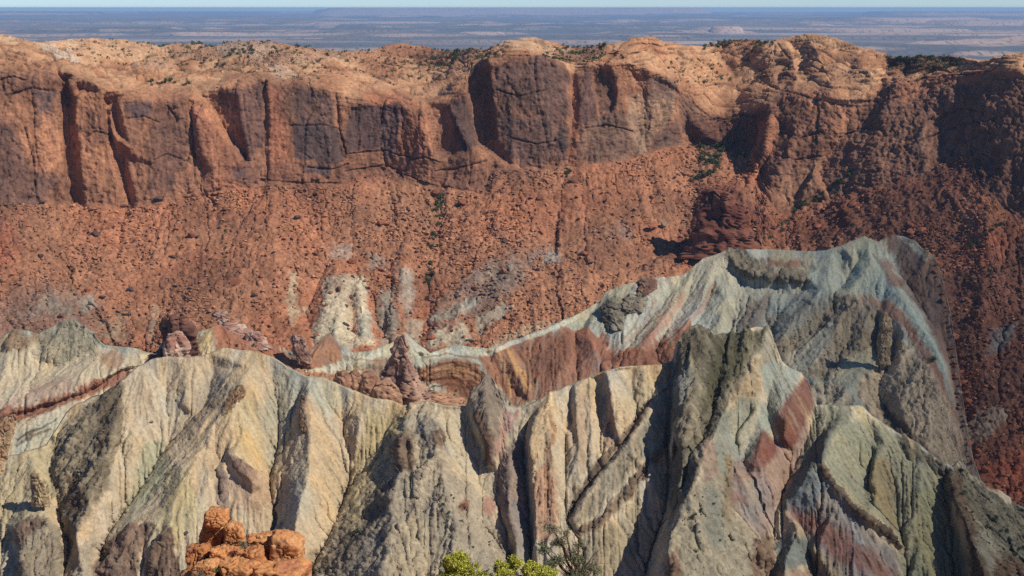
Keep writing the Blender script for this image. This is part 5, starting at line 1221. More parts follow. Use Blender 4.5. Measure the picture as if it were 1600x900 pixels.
# ---- joints, ledges, bed lines and one dome shadow that can be told apart
GR = groove_field(L3, [
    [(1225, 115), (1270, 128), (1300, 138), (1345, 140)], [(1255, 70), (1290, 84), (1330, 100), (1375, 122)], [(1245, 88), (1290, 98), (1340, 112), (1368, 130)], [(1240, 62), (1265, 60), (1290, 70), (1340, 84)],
    [(1270, 104), (1310, 116), (1355, 118)], [(1200, 128), (1235, 145), (1290, 160), (1335, 165)], [(1258, 68), (1262, 90), (1255, 115)], [(1215, 70), (1232, 90), (1250, 85)], [(1225, 100), (1245, 110), (1262, 104)],  # the upright line on the dome is a shadow, darkened like a joint
    [(950, 80), (985, 70), (1020, 68), (1050, 78), (1080, 95)], [(990, 95), (1025, 92), (1055, 108), (1065, 128)], [(1060, 100), (1075, 120), (1100, 135), (1130, 130)], [(1085, 110), (1100, 125), (1150, 130), (1190, 128)],
    [(1065, 140), (1090, 150), (1120, 180)], [(1100, 145), (1115, 160), (1150, 165), (1190, 150)], [(1070, 135), (1085, 165), (1110, 185)], [(1140, 85), (1170, 95), (1190, 110)], [(960, 88), (1000, 82), (1040, 92)],
    [(1150, 140), (1180, 142), (1215, 135)], [(1120, 190), (1150, 180), (1185, 182)], [(1400, 112), (1440, 106), (1490, 108), (1540, 100)], [(1420, 125), (1470, 118), (1520, 116), (1570, 104)], [(1380, 160), (1430, 145), (1480, 130)],
    [(1440, 190), (1470, 178), (1500, 170), (1530, 175)], [(1400, 235), (1450, 215), (1500, 195), (1560, 185)],
    [(340, 108), (365, 97), (400, 98), (425, 105)], [(330, 113), (360, 107), (400, 109), (426, 111)], [(138, 100), (180, 102), (210, 112), (228, 124)], [(165, 104), (170, 114)], [(0, 125), (20, 120), (40, 126)], [(60, 78), (80, 84), (105, 100)],
    [(70, 72), (100, 80), (115, 95)], [(160, 80), (175, 90), (190, 92)], [(190, 78), (196, 92)], [(245, 118), (280, 110), (320, 112)], [(500, 100), (540, 110), (600, 118)], [(600, 100), (650, 104), (700, 100)], [(560, 130), (600, 150), (650, 165)],
    [(610, 140), (640, 155)], [(0, 95), (30, 98), (60, 110)], [(0, 75), (30, 84), (50, 96)], [(100, 125), (140, 122), (190, 132)], [(430, 112), (470, 104), (500, 92)], [(640, 84), (690, 90), (730, 88)], [(620, 92), (680, 96), (740, 100)],
    [(292, 150), (300, 200), (305, 290)], [(410, 130), (413, 180), (417, 285)], [(525, 150), (530, 200), (540, 240)], [(540, 150), (547, 190)], [(596, 205), (596, 250)], [(262, 165), (275, 185), (280, 210)], [(480, 262), (520, 264), (545, 256)],
    [(540, 267), (600, 259), (622, 266)], [(620, 270), (680, 290), (750, 300)], [(400, 280), (470, 286), (530, 286)], [(893, 112), (896, 180), (888, 255)], [(960, 180), (966, 210)], [(1005, 140), (1010, 215)], [(40, 200), (52, 250), (58, 310)],
    [(10, 150), (50, 138), (84, 142)], [(132, 215), (150, 205), (170, 210)], [(200, 185), (225, 180), (250, 190)], [(240, 250), (262, 240), (290, 252)], [(455, 196), (500, 194), (530, 200)], [(548, 240), (600, 236), (640, 246)],
    [(640, 250), (665, 246), (690, 254)], [(680, 268), (720, 262), (760, 250)], [(775, 140), (810, 150), (850, 142)], [(800, 215), (840, 225), (885, 215)], [(910, 200), (950, 196), (990, 205)], [(1210, 200), (1250, 215), (1290, 205)],
    [(1200, 240), (1240, 250), (1280, 245)], [(380, 150), (386, 200), (396, 250)], [(470, 134), (474, 194)], [(560, 165), (562, 235)], [(700, 165), (712, 205), (728, 235)], [(1310, 215), (1340, 205), (1370, 190)],
    [(750, 335), (768, 332), (776, 342)], [(770, 345), (766, 362)], [(872, 330), (868, 370), (866, 402)], [(530, 325), (536, 345)]], 1.7)
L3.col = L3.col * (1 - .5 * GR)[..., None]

# ---- shapes
N = L3.normals()
s1, s2, s3 = L3.streaks(1, 30, 301), L3.streaks(2, 40, 302), L3.streaks(6, 40, 303)
wp = P + (5 * fbm(P, 60, 3, 70))[..., None]
# slabs and vertical joints of the cliff
bv, bg = cells(wp, 34, 71, (1, .6, .2))
bv2, bg2 = cells(P + (3 * fbm(P, 20, 3, 72))[..., None], 11, 73, (1, .7, .35))
d = kc * (1.8 * bv + 0.5 * bv2 - 1.0 * sstep(bg, .05, 0) - 0.3 * sstep(bg2, .06, 0) + 1.5 * fbm(P, 18, 6, 74, .62, (1, 1, .5), ridged=True) + .6 * cells(P + 2 * fbm(P, 8, 2, 174)[..., None], 5, 173, (1, 1, .5))[0])
# rim rock: swelling domes with creases between them, cut by sagging cross-beds
bil = np.abs(vnoise(P / np.array([62, 40, 40]), 175)) ** .75
bil2 = np.abs(vnoise(P / np.array([26, 17, 17]) + .3 * vnoise(P / 30, 179)[..., None], 176)) ** .75
L3.displace((1 - sstep(row, b1 - 22, b1 - 2)) * (12.0 * (bil - .45) + 5.0 * (bil2 - .45)) * sstep(row, 0, 6), N)
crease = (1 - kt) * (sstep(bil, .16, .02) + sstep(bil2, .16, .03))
P = L3.P
cvx, _g = cells(P + (14 * fbm(P, 60, 3, 182))[..., None], 110, 183, (1, 1, .6))
bed = P[..., 2] + P[..., 0] * .38 * cvx + P[..., 1] * .12 * cvx + 6 * fbm(P, 80, 3, 75)
ph = bed / 5.5 + 1.3 * vnoise(P / np.array([90, 90, 60]), 76)
saw = 1 - 2 * np.abs(ph - np.floor(ph)) ** .7
brk = sstep(vnoise(P / np.array([55, 55, 14]), 77), -.35, .25)
saw = saw * brk
saw2 = vnoise(np.stack([bed / 1.5, P[..., 0] / 60, P[..., 1] / 80], -1), 78)
joint = fbm(P, 45, 3, 78, .5, ridged=True)
d = d + (1 - kt) * (1.3 * saw + .8 * saw2 + 1.2 * fbm(P, 40, 4, 79) - 2.6 * sstep(joint, .72, .95))
d = d + kc * (0.3 * saw * sstep(row, b1 + 30, b1)) + kc * sstep(L3.PX, 1050, 1100) * (.35 * saw + 0.5 * saw2 + 1.6 * fbm(P, 12, 4, 280, .6, ridged=True) + 2.4 * fbm(P, 26, 5, 80, .55, ridged=True))
# ledgy foot of the cliff
foot = kc * sstep(row, b2 - 24, b2 - 6)
d = d + foot * (.5 * saw + 1.8 * bv2 + 1.5 * fbm(P, 16, 4, 281, .6, (.5, .5, 1), ridged=True))
# talus: debris cones, chutes and rubble
d = d + kb * (0.12 * s2 + 0.4 * s3 + 2.6 * fbm(P, 40, 4, 81) + 2.4 * fbm(P, 17, 3, 85, .6, ridged=True) + 5 * fbm(P, 90, 3, 86, .5, (1.6, .5, .5), ridged=True) + 1.7 * fbm(P, 8, 4, 82, .65, ridged=True) + .7 * vnoise(P / 2.6, 83))
d = d + L3.rock * (1 - kt * (1 - kb) * .5) * (1.6 * fbm(P, 14, 5, 84, .6, ridged=True) + .9 * bv2)
# colour detail
s4 = L3.streaks(14, 60, 304)
L3.col = L3.col * (1 + .085 * kb * np.clip(s4, -2, 2))[..., None] * (1 + (kb * .05 * np.clip(fbm(P, 120, 3, 305) * 3, -1, 1))[..., None] * np.array([1, -.4, -1]))
tone = 1 + kc * (.05 * s1 + .06 * s2 + .035 * s3) + kb * (.015 * s1 + .02 * s2 + .03 * s3)
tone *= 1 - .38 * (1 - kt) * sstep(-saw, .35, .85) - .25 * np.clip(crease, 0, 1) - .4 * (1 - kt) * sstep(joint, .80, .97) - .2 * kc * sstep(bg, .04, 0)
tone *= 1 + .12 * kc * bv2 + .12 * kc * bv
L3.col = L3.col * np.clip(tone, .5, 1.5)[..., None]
var = .55 * sstep(fbm(P, 70, 4, 90, .5, (1, 1, .5)) + .25 * bv, .12, .34) * kc * .55         # more varnish
L3.col = mixcol(L3.col, seen((92, 72, 66))[None, None], var * (1 - .5 * sstep(L3.PX, 1060, 1100)))
grit = vnoise(P / np.array([2.6, 2.6, 2.0]), 191) * .5 + vnoise(P / np.array([5.5, 5.5, 4.0]), 192) * .35 + vnoise(P / 12, 193) * .25
gritc = vnoise(P / np.array([2.4, 4, 7.0]), 194) * .4 + vnoise(P / np.array([6, 9, 5.0]), 195) * .35 + vnoise(P / np.array([12, 20, 30.0]), 196) * .3
crack = sstep(np.abs(fbm(P, 40, 4, 197, .6, (1, 1, .25))), .035, 0) * kc * .45 + sstep(np.abs(fbm(P, 30, 4, 198, .6, (.5, .5, 1))), .02, 0) * kc * .35
L3.col = L3.col * np.clip(1 + .42 * grit * kb + .36 * gritc * kc + .30 * grit * (1 - kt), .45, 1.6)[..., None] * (1 - crack)[..., None]
speck = sstep(vnoise(P / 3.2, 91) + .5 * vnoise(P / 9, 92), .45, .9)
L3.col = L3.col * (1 - .12 * speck * np.maximum(kb, L3.rock))[..., None]
lump = sstep(fbm(P, 17, 3, 85, .6, ridged=True), .1, -.5)
L3.col = L3.col * (1 - .10 * lump * kb)[..., None]
L3.displace(d - 2.6 * GR - 2.0 * crack + kc * 1.3 * fbm(P, 7, 3, 199, .6, (1, 1, .4), ridged=True) + kb * 1.2 * grit, N)
# the lip bulges a little over the face
L3.displace(1.5 * np.exp(-((row - b1 - 3) / 7.0) ** 2), N)
# ================================================================== terrain objects
def build_layer(L, name, mat, back, slope, amp, seed, n=40, flat=0):
    Pb, cb = back_rows(L.P, L.col, back, slope, n, amp, seed, flat)
    return grid_object(name, Pb, cb, mat)


build_layer(L1, 'badlands_slope', M_SHALE, 260, .5, 5, 5)
build_layer(L2, 'shale_ridge', M_SHALE, 420, .5, 6, 6)
# rim with the plateau falling away behind it, cliff, talus: one surface split along its natural lines
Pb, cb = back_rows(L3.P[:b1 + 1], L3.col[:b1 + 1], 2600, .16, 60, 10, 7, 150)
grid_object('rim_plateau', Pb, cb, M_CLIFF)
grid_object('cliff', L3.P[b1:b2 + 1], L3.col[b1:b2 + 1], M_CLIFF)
grid_object('talus_slope', L3.P[b2:], L3.col[b2:], M_TALUS)

# the slope under the viewpoint, below the frame, down to the foot of the badlands
az = np.linspace(-.75, .75, 240)
prof_y = np.array([-60, -20, 0, 4, 8, 30, 60, 100, 135, 150, 200, 300, 450, 600, 700, 760, 800])
prof_z = np.array([2, 0.5, 0, -1.0, -2.6, -13.2, -27.5, -47, -68, -92, -130, -190, -262, -318, -345, -356, -370]) - 1.7
yy = np.concatenate([np.linspace(-60, 0, 12), np.linspace(2, 800, 230)])
zz = np.interp(yy, prof_y, prof_z)
Yg, Ag = np.meshgrid(yy, az, indexing='ij')
Xg = Ag * (np.maximum(Yg, 0) * .95 + 60)
G = np.stack([Xg, Yg, CAMZ + zz[:, None] + 0 * Xg], -1)
G[..., 2] += fbm(G, 30, 4, 401) * np.clip(Yg / 30, 0, 4) - np.clip(Yg / 60, 0, 1) * 1
gc = mixcol(seen((190, 118, 80)), seen((170, 140, 110)), sstep(fbm(G, 40, 3, 402), -.2, .3))
G = G[:, ::-1]
grid_object('rim_slope', G[::-1], gc[::-1], M_CLIFF)

# ================================================================== the far plain
def plain():
    D = np.concatenate([np.geomspace(60, 2600, 30)[:-1], np.geomspace(2600, 95000, 620)])
    A = np.linspace(-.62, .62, 760)
    Dg, Ag = np.meshgrid(D, A, indexing='ij')
    P = np.stack([Ag * Dg, Dg, 0 * Dg], -1)
    far = sstep(Dg, 5000, 14000)
    q = P * np.array([.55, 1, 1])
    r = fbm(q, 5200, 5, 500, .5)
    r2 = fbm(q, 1500, 4, 510, .55)
    scarp = sstep(r, .02, .10) * 55 + sstep(r, .22, .30) * 50 + sstep(r2, .25, .33) * 26
    base = CAMZ - 452 + 0 * Dg
    z = base + far * (scarp + 20 * r2)
    # long mesas on the skyline, pale domes standing on the plain
    def mound(px, D0, w, dep, h, p=2.0):
        x0 = kx(np.float64(px), 30.0) * D0
        e = (np.abs((P[..., 0] - x0) / w) ** p + np.abs((Dg - D0) / dep) ** p)
        return h * sstep(1 - e + .22 * r2, 0, .5)
    pale = sstep(scarp, 4, 30) * (1 - sstep(scarp, 50, 54)) + 0
    m = np.zeros_like(z)
    pm = np.zeros_like(z)
    for (px, D0, w, dep, h, p, c) in [(800, 80000, 11000, 7000, 430, 5, .9), (560, 82000, 2500, 5000, 360, 3, .8), (330, 88000, 30000, 4000, 230, 4, 0), (-60, 70000, 7000, 5000, 260, 4, 0), (1560, 70000, 6500, 6000, 270, 4, .3),
                                      (1290, 88000, 9000, 4000, 190, 4, 0), (1136, 26000, 330, 500, 118, 2, 1.0), (1120, 26500, 800, 800, 26, 2, .7), (752, 24000, 420, 500, 52, 3, 1.0), (850, 30000, 500, 500, 60, 2, .8),
                                      (1440, 40000, 1900, 2500, 170, 3, 1.0), (1590, 36000, 2400, 2000, 150, 3, .9), (1400, 27000, 1500, 900, 60, 3, .8), (1560, 23000, 2000, 900, 60, 3, .9), (1250, 30000, 2500, 1200, 50, 3, .8)]:
        g = mound(px, D0, w, dep, h, p)
        m = np.maximum(m, g)
        pm = np.maximum(pm, c * sstep(g / h, .05, .5))
    z = np.maximum(z, base + m)
    P[..., 2] = z
    # colour: blackbrush and juniper flats, red soil, pale bare rock
    n = fbm(q, 3000, 5, 520, .55)
    c = mixcol(seen((142, 132, 124)), seen((116, 116, 114)), sstep(n, -.2, .3))
    red = sstep(fbm(q, 2200, 4, 530), .12, .4)
    c = mixcol(c, seen((150, 114, 100))[None, None], red * .35 * sstep(Dg, 16000, 7000))
    st = fbm(P * np.array([.35, 1, 1]), 1500, 5, 540, .6)
    bare = sstep(st, .20, .36) * sstep(fbm(q, 9000, 3, 545), -.25, .15) * sstep(Dg, 9000, 13000)
    slope = np.abs(np.gradient(z, axis=0) / (np.gradient(Dg, axis=0)))
    bare = np.maximum(bare * .8, np.maximum(pm * sstep(st, -.5, .0), sstep(slope, .09, .22) * .8 * far))
    c = mixcol(c, seen((226, 190, 164))[None, None], np.clip(bare, 0, 1))
    return P, c


Pp, cp = plain()
M_PLAIN, nt, b = new_mat('plain_scrub')
geo = N_(nt, 'ShaderNodeNewGeometry')
atr = N_(nt, 'ShaderNodeAttribute', attribute_name='Col')
mp = N_(nt, 'ShaderNodeMapping')
mp.inputs['Scale'].default_value = (1 / 45.0, 1 / 420.0, 1 / 60.0)
nt.links.new(geo.outputs['Position'], mp.inputs['Vector'])
nz = N_(nt, 'ShaderNodeTexNoise', Scale=1.0, Detail=3.0, Roughness=.7)
nt.links.new(mp.outputs[0], nz.inputs['Vector'])
rp = N_(nt, 'ShaderNodeMapRange')
rp.inputs['From Min'].default_value, rp.inputs['From Max'].default_value = .51, .66
rp.inputs['To Min'].default_value, rp.inputs['To Max'].default_value = 0.0, .72
nt.links.new(nz.outputs[0], rp.inputs[0])
mx = N_(nt, 'ShaderNodeMix', data_type='RGBA')
nt.links.new(rp.outputs[0], mx.inputs[0])
nt.links.new(atr.outputs['Color'], mx.inputs[6])
mx.inputs[7].default_value = (.045, .058, .045, 1)
nt.links.new(mx.outputs[2], b.inputs['Base Color'])
grid_object('plain', Pp[:, ::-1], cp[:, ::-1], M_PLAIN)
# low ground everywhere else round the crater
gv = np.array([(-90000, -20000, CAMZ - 456), (90000, -20000, CAMZ - 456), (90000, 95000, CAMZ - 456), (-90000, 95000, CAMZ - 456)], float)
M_LOW = rock_material('low_ground_soil', seen((135, 115, 104)), 40, .3, .2)
make_mesh('ground', gv, np.array([[0, 1, 2, 3]]), None, M_LOW)
# ================================================================== rocks, pinnacles, shrubs, trees
import bmesh
C = bpy.context.scene.collection


def tag(o, label, cat, group=None):
    o['label'], o['category'] = label, cat
    if group:
        o['group'] = group
    return o


def empty(name, loc):
    o = bpy.data.objects.new(name, None)
    o.location = loc
    C.objects.link(o)
    return o


LAY = {'1': L1, '2': L2, '3': L3}


def ground_at(lay, px, py):
    p, ij = LAY[lay].at(px, py)
    return np.array(p, float)


def hull_rock(seed, n=16):
    r = np.random.RandomState(seed)
    v = r.randn(n, 3)
    v /= np.linalg.norm(v, axis=1, keepdims=True)
    v *= r.uniform(.75, 1.1, (n, 1))
    v *= np.array([1, r.uniform(.7, 1), r.uniform(.55, .85)])
    bm = bmesh.new()
    for p in v:
        bm.verts.new(p * .5)
    res = bmesh.ops.convex_hull(bm, input=bm.verts)
    bmesh.ops.delete(bm, geom=[g for g in bm.verts if not g.link_faces], context='VERTS')
    bmesh.ops.bevel(bm, geom=list(bm.edges), offset=.03, segments=1, affect='EDGES', clamp_overlap=True)
    bmesh.ops.triangulate(bm, faces=bm.faces)
    bm.verts.ensure_lookup_table()
    V = np.array([x.co[:] for x in bm.verts])
    Fc = np.array([[q.index for q in f.verts] for f in bm.faces])
    bm.free()
    return V, Fc


M_ROCK = {
    'dark': rock_material('varnished_sandstone', seen((104, 82, 76)), 1.2, .5, .2),
    'red': rock_material('red_sandstone', seen((178, 106, 74)), 1.2, .5, .2),
    'brown': rock_material('brown_sandstone', seen((146, 92, 68)), 1.2, .5, .2),
    'tan': rock_material('tan_rock', seen((160, 140, 112)), 1.0, .5, .2),
}
ROCKS = {}
for kk in M_ROCK:
    for q in range(5):
        V, Fc = hull_rock(900 + q * 7 + len(kk), 15)
        me = bpy.data.meshes.new('boulder')
        me.from_pydata(V.tolist(), [], Fc.tolist())
        me.materials.append(M_ROCK[kk])
        ROCKS[kk, q] = me


def boulder(lay, px, py, wpx, kind, label, group=None, cat='boulder', squash=1.0, q=None, sink=.12, name='boulder'):
    g = ground_at(lay, px, py)
    s = wpx * g[1] / F
    o = bpy.data.objects.new(name, ROCKS[kind, random.randrange(5) if q is None else q])
    o.scale = (s * 1.1, s, s * squash)
    o.rotation_euler = (random.uniform(-.3, .3), random.uniform(-.3, .3), random.uniform(0, 6.28))
    o.location = (g[0], g[1] - .15 * s, g[2] + s * (.28 - sink) * squash)
    C.objects.link(o)
    return tag(o, label, cat, group)


BIG = [('3', 150, 368, 15, 'dark', 'dark flat-topped boulder on the upper left of the red talus'),
       ('3', 272, 404, 15, 'dark', 'dark square boulder alone in mid slope of the red talus below the left cliff'),
       ('3', 299, 372, 14, 'brown', 'two-toned boulder with a shaded face above the dark square boulder'),
       ('3', 250, 312, 16, 'dark', 'dark slab lodged at the very foot of the left cliff'),
       ('3', 66, 318, 10, 'dark', 'small dark block under the far left end of the cliff'),
       ('3', 600, 352, 21, 'red', 'large orange boulder above the pale outcrops in the middle of the talus'),
       ('3', 368, 448, 22, 'red', 'broad orange block low on the talus left of the pale streak'),
       ('3', 204, 457, 13, 'dark', 'dark block low on the left talus above the grey patch'),
       ('3', 160, 466, 13, 'dark', 'dark block at the edge of the grey patch on the left talus'),
       ('3', 897, 287, 22, 'brown', 'brown boulder standing below the bright vertical streak of the cliff'),
       ('3', 1018, 362, 18, 'red', 'pointed red boulder left of the dark tower'),
       ('3', 1037, 357, 17, 'tan', 'pale grey boulder beside the pointed red one'),
       ('3', 670, 438, 10, 'red', 'bright orange boulder in the bottom of the shrubby gully'),
       ('3', 713, 463, 11, 'dark', 'dark block on the grey bench right of the shrubby gully'),
       ('3', 1477, 503, 26, 'red', 'large cracked orange boulder at the right foot of the green ridge'),
       ('3', 1491, 531, 22, 'red', 'rounded orange boulder just below the cracked one by the green ridge'),
       ('3', 1524, 498, 24, 'brown', 'brown boulder with a deep shade on the right talus'),
       ('3', 1513, 630, 18, 'red', 'orange block at the edge of the dry wash on the right'),
       ('3', 1474, 620, 9, 'red', 'small orange block on the tan slope left of the wash'),
       ('1', 238, 659, 8, 'tan', 'lone grey stone on the pale slope right of the dark rocky spur'),
       ('1', 724, 791, 17, 'brown', 'angular brown boulder on the grey slope above the green juniper'),
       ('1', 636, 650, 8, 'brown', 'small dark stone just left of the knob crest'),
       ('1', 290, 832, 9, 'dark', 'dark stone on the pale slope left of the orange outcrop'),
       ]
for b_ in BIG:
    boulder(b_[0], b_[1], b_[2], b_[3], b_[4], b_[5])

# countable boulders on the red talus
rr = random.Random(5)
TB = {'dark': ('dark varnished sandstone boulder lying on the red talus', 'dark boulders on the talus'),
      'red': ('red-orange sandstone boulder lying on the red talus', 'red boulders on the talus'),
      'brown': ('brown sandstone boulder lying on the red talus', 'brown boulders on the talus')}
n = 0
taken = [(b_[1], b_[2]) for b_ in BIG]
while n < 262:
    px, py = rr.uniform(-10, 1610), rr.uniform(300, 760)
    yb = float(interp_line(base3, [px])[0])
    yc = float(interp_line(crest2, [px])[0])
    if py < yb + 8 or py > yc - 4 or (py > 600 and px < 1480):
        continue
    dens = .35 + .65 * float(sstep(vnoise(np.array([[px / 60, py / 60, 3.3]]))[0], -.3, .4))
    if px > 1180:
        dens *= .8
    if rr.random() > dens or min((px - a) ** 2 + (py - b) ** 2 for a, b in taken) < 60:
        continue
    taken.append((px, py))
    wp_ = 5.5 + 12.0 * rr.random() ** 3.0
    kd = rr.choices(['dark', 'red', 'brown'], [.3, .4, .3] if px < 480 else [.12, .5, .38])[0]
    boulder('3', px, py, wp_, kd, *TB[kd], sink=.15, squash=rr.uniform(.7, 1.1))
    n += 1


for x_, y_, w_, q_ in [(1474, 462, 9, 'brown'), (1482, 478, 10, 'red'), (1488, 515, 11, 'red'), (1496, 548, 12, 'red'), (1500, 560, 9, 'brown'), (1504, 585, 10, 'red'), (1506, 602, 13, 'red'), (1512, 618, 9, 'brown'),
                       (1502, 655, 11, 'red'), (1510, 668, 9, 'red'), (1522, 676, 10, 'brown'), (1516, 694, 12, 'red'), (1530, 705, 9, 'red'), (1500, 690, 8, 'brown'), (1540, 690, 10, 'red'), (1548, 660, 9, 'red'), (1536, 640, 11, 'red'), (1560, 610, 10, 'red')]:
    boulder('3', x_, y_, w_, q_, 'rusty block lining the foot of the grey-green ridge beside the dry wash', 'blocks along the foot of the grey-green ridge', sink=.05)


for k_ in range(34):
    y_ = 412 + 9.3 * k_ + rr.uniform(-4, 4)
    x_ = float(np.interp(y_, [400, 424, 458, 495, 535, 577, 622, 668, 715, 760], [1460, 1470, 1479, 1486, 1492, 1498, 1504, 1511, 1520, 1535])) - rr.uniform(0, 9)
    boulder('2', x_, y_ + 4, rr.uniform(5, 13), rr.choice(['brown', 'tan', 'red', 'brown']), 'broken rock on the right-hand brink of the grey-green ridge', 'broken rocks on the brink of the grey-green ridge', sink=.2)


def scatter_rocks(name, lay, n, box, smin, smax, pw, accept, cols, seed, label=None):
    """rubble far too small and dense to count"""
    r = np.random.RandomState(seed)
    base = [hull_rock(700 + k, 9) for k in range(6)]
    L = LAY[lay]
    VV, FF, CC, off = [], [], [], 0
    H, W = L.PX.shape
    tries = 0
    N = L.normals()
    wgt = accept(L.PX, L.PY)
    wgt = wgt * (L.PX > box[0]) * (L.PX < box[1]) * (L.PY > box[2]) * (L.PY < box[3])
    cum = np.cumsum(wgt.ravel())
    pick = np.searchsorted(cum, r.rand(n) * cum[-1])
    for k in pick:
        i, j = divmod(int(k), W)
        p = L.P[i, j]
        s = (smin + (smax - smin) * r.rand() ** pw) * p[1] / F
        V, Fc = base[r.randint(6)]
        a = r.rand() * 6.28
        ca, sa = math.cos(a), math.sin(a)
        R = np.array([[ca, -sa, 0], [sa, ca, 0], [0, 0, 1]])
        v = (V * s * np.array([1.15, 1, r.uniform(.7, 1.1)])) @ R.T + p + N[i, j] * s * .12
        VV.append(v)
        FF.append(Fc + off)
        off += len(v)
        c = L.col[i, j] * r.uniform(.95, 1.45)
        if r.rand() < .35:
            c = .35 * c + .65 * seen(cols[r.randint(len(cols))]) * r.uniform(.8, 1.15)
        CC.append(np.repeat(c[None], len(v), 0))
    return make_mesh(name, np.concatenate(VV), np.concatenate(FF), np.concatenate(CC), M_CLIFF, smooth=False, kind='stuff')


def talus_density(X, Y):
    yb = interp_line(base3, L3.cols)[None]
    d = (Y > yb + 3) * (1 + 1.5 * sstep(Y - yb, 22, 4)) * (.3 + sstep(vnoise(np.stack([X / 45, Y / 45, 0 * X], -1), 5), -.2, .5))
    pale = sstep(L3.col[..., 1] / L3.col[..., 0], .55, .72) * (Y > 420)
    d = d * (1 - .88 * pale)
    return d * (.5 + .8 * sstep(vnoise(np.stack([X / 130, Y / 130, 0 * X + 4], -1), 6), -.3, .3))


scatter_rocks('scattered_rocks', '3', 30000, (-60, 1660, 230, 800), 2.0, 9.5, 3.0, talus_density,
              [(128, 94, 78), (212, 142, 98), (176, 116, 84), (222, 158, 116)], 3)
scatter_rocks('rim_rubble', '3', 5000, (-60, 1560, 55, 150), 1.0, 5.0, 3.0, lambda X, Y: (L3.rock ** 2 + .01) * (Y < interp_line(lip3, L3.cols)[None]),
              [(214, 176, 142), (150, 104, 80), (120, 84, 64)], 6)
scatter_rocks('loose_rubble', '1', 5200, (-60, 1660, 500, 940), .9, 4.2, 3.2, lambda X, Y: L1.rock ** 2 + .012,
              [(120, 104, 84), (150, 136, 110), (96, 80, 66)], 4)
scatter_rocks('ridge_rubble', '2', 2600, (-60, 1660, 360, 740), .9, 4.0, 3.0, lambda X, Y: L2.rock ** 2 + .01,
              [(120, 104, 84), (160, 140, 112), (150, 100, 78)], 5)

# ---- standing rocks, each traced height by height and given its own depth
def rock_mass(name, lay, rows, rgb, label, cat, dy=0.0, depth=.75, rough=.10, seed=0, rgb2=None, piece=.5, follow=False):
    """a jointed crag: many-sided in plan, outline given height by height, cut by joints and thin beds"""
    rows = sorted(rows)
    xb, yb = (rows[-1][1] + rows[-1][2]) / 2, rows[-1][0]
    D = ground_at(lay, xb, min(yb, 960))[1] + dy
    m = D / F
    r = np.random.RandomState(seed + 50)
    ys = np.array([q[0] for q in rows], float)
    n = max(14, int((ys[-1] - ys[0]) / .9))
    yy_ = np.linspace(ys[0], ys[-1], n)
    xl, xr = np.interp(yy_, ys, [q[1] for q in rows]), np.interp(yy_, ys, [q[2] for q in rows])
    cx, w_ = (xl + xr) / 2, (xr - xl) / 2 * m
    wd = float(np.median(w_)) * 2
    na = 60
    a = np.linspace(0, 2 * math.pi, na, endpoint=False)
    k = 7
    th = np.sort(r.uniform(0, 2 * math.pi, k)) + np.arange(k) * .0
    hh = r.uniform(.78, 1.0, k)
    rad = np.min(np.clip(hh[:, None] / np.clip(np.cos(a[None] - th[:, None]), .25, 1), 0, 1.25), 0)
    Dr_ = np.full(n, float(D))
    if follow:                                # the crag lies back against the slope it grows from
        Dr_ = np.array([ground_at(lay, x_, y_)[1] for x_, y_ in zip(cx, yy_)])
        Dr_ = np.convolve(np.pad(Dr_, 4, mode='edge'), np.ones(9) / 9, 'valid') + dy
        depth = .55
    P = np.zeros((n, na, 3))
    base = point(cx, yy_, Dr_)
    P[..., 0] = base[:, 0:1] + w_[:, None] * rad * np.cos(a)[None]
    P[..., 1] = Dr_[:, None] + w_[:, None] * depth * rad * np.sin(a)[None]
    P[..., 2] = base[:, 2:3]
    R = np.stack([np.cos(a), np.sin(a), 0 * a], -1)[None]
    cv, cg = cells(P + (.06 * wd * fbm(P, wd * .3, 3, seed))[..., None], wd * piece * .8, seed + 2, (1, 1, .45))
    beds = vnoise(P / np.array([wd * 2, wd * 2, wd * .13]), seed + 4)
    off = wd * (.16 * fbm(P, wd * .6, 6, seed, .66, (1, 1, .5), ridged=True) + .10 * cv - .10 * sstep(cg, .1, 0) + .035 * beds)
    P = P + R * (off * sstep(np.arange(n), -1, 4)[:, None])[..., None]
    P[:4, :, 2] += wd * .14 * vnoise(P[:4] / (wd * .4), seed + 7)
    V = np.concatenate([P.reshape(-1, 3), P[0].mean(0)[None] + [[0, 0, .02 * wd]], P[-1].mean(0)[None]])
    f = []
    for i_ in range(n - 1):
        for q in range(na):
            t = (q + 1) % na
            f.append((i_ * na + q, (i_ + 1) * na + q, (i_ + 1) * na + t))
            f.append((i_ * na + q, (i_ + 1) * na + t, i_ * na + t))
    for q in range(na):
        t = (q + 1) % na
        f.append((n * na, q, t))
        f.append((n * na + 1, (n - 1) * na + t, (n - 1) * na + q))
    t = sstep(fbm(V, wd * .5, 4, seed + 9) + .25 * np.append(cv.ravel(), [0, 0]), -.2, .25)[:, None]
    c1 = seen(rgb)[None]
    col = c1 + ((seen(rgb2)[None] if rgb2 is not None else c1 * .8) - c1) * t
    col = col * (1 - .35 * sstep(np.append(cg.ravel(), [1, 1]), .08, 0))[:, None] * (1 + .2 * vnoise(V / (wd * .09), seed + 11))[:, None]
    loc = point(np.float64(xb), np.float64(yb), np.float64(D))
    ob = make_mesh(name, V - loc, np.array(f), col, M_STONE, smooth=False, kind=None)
    ob.location = loc
    return tag(ob, label, cat)


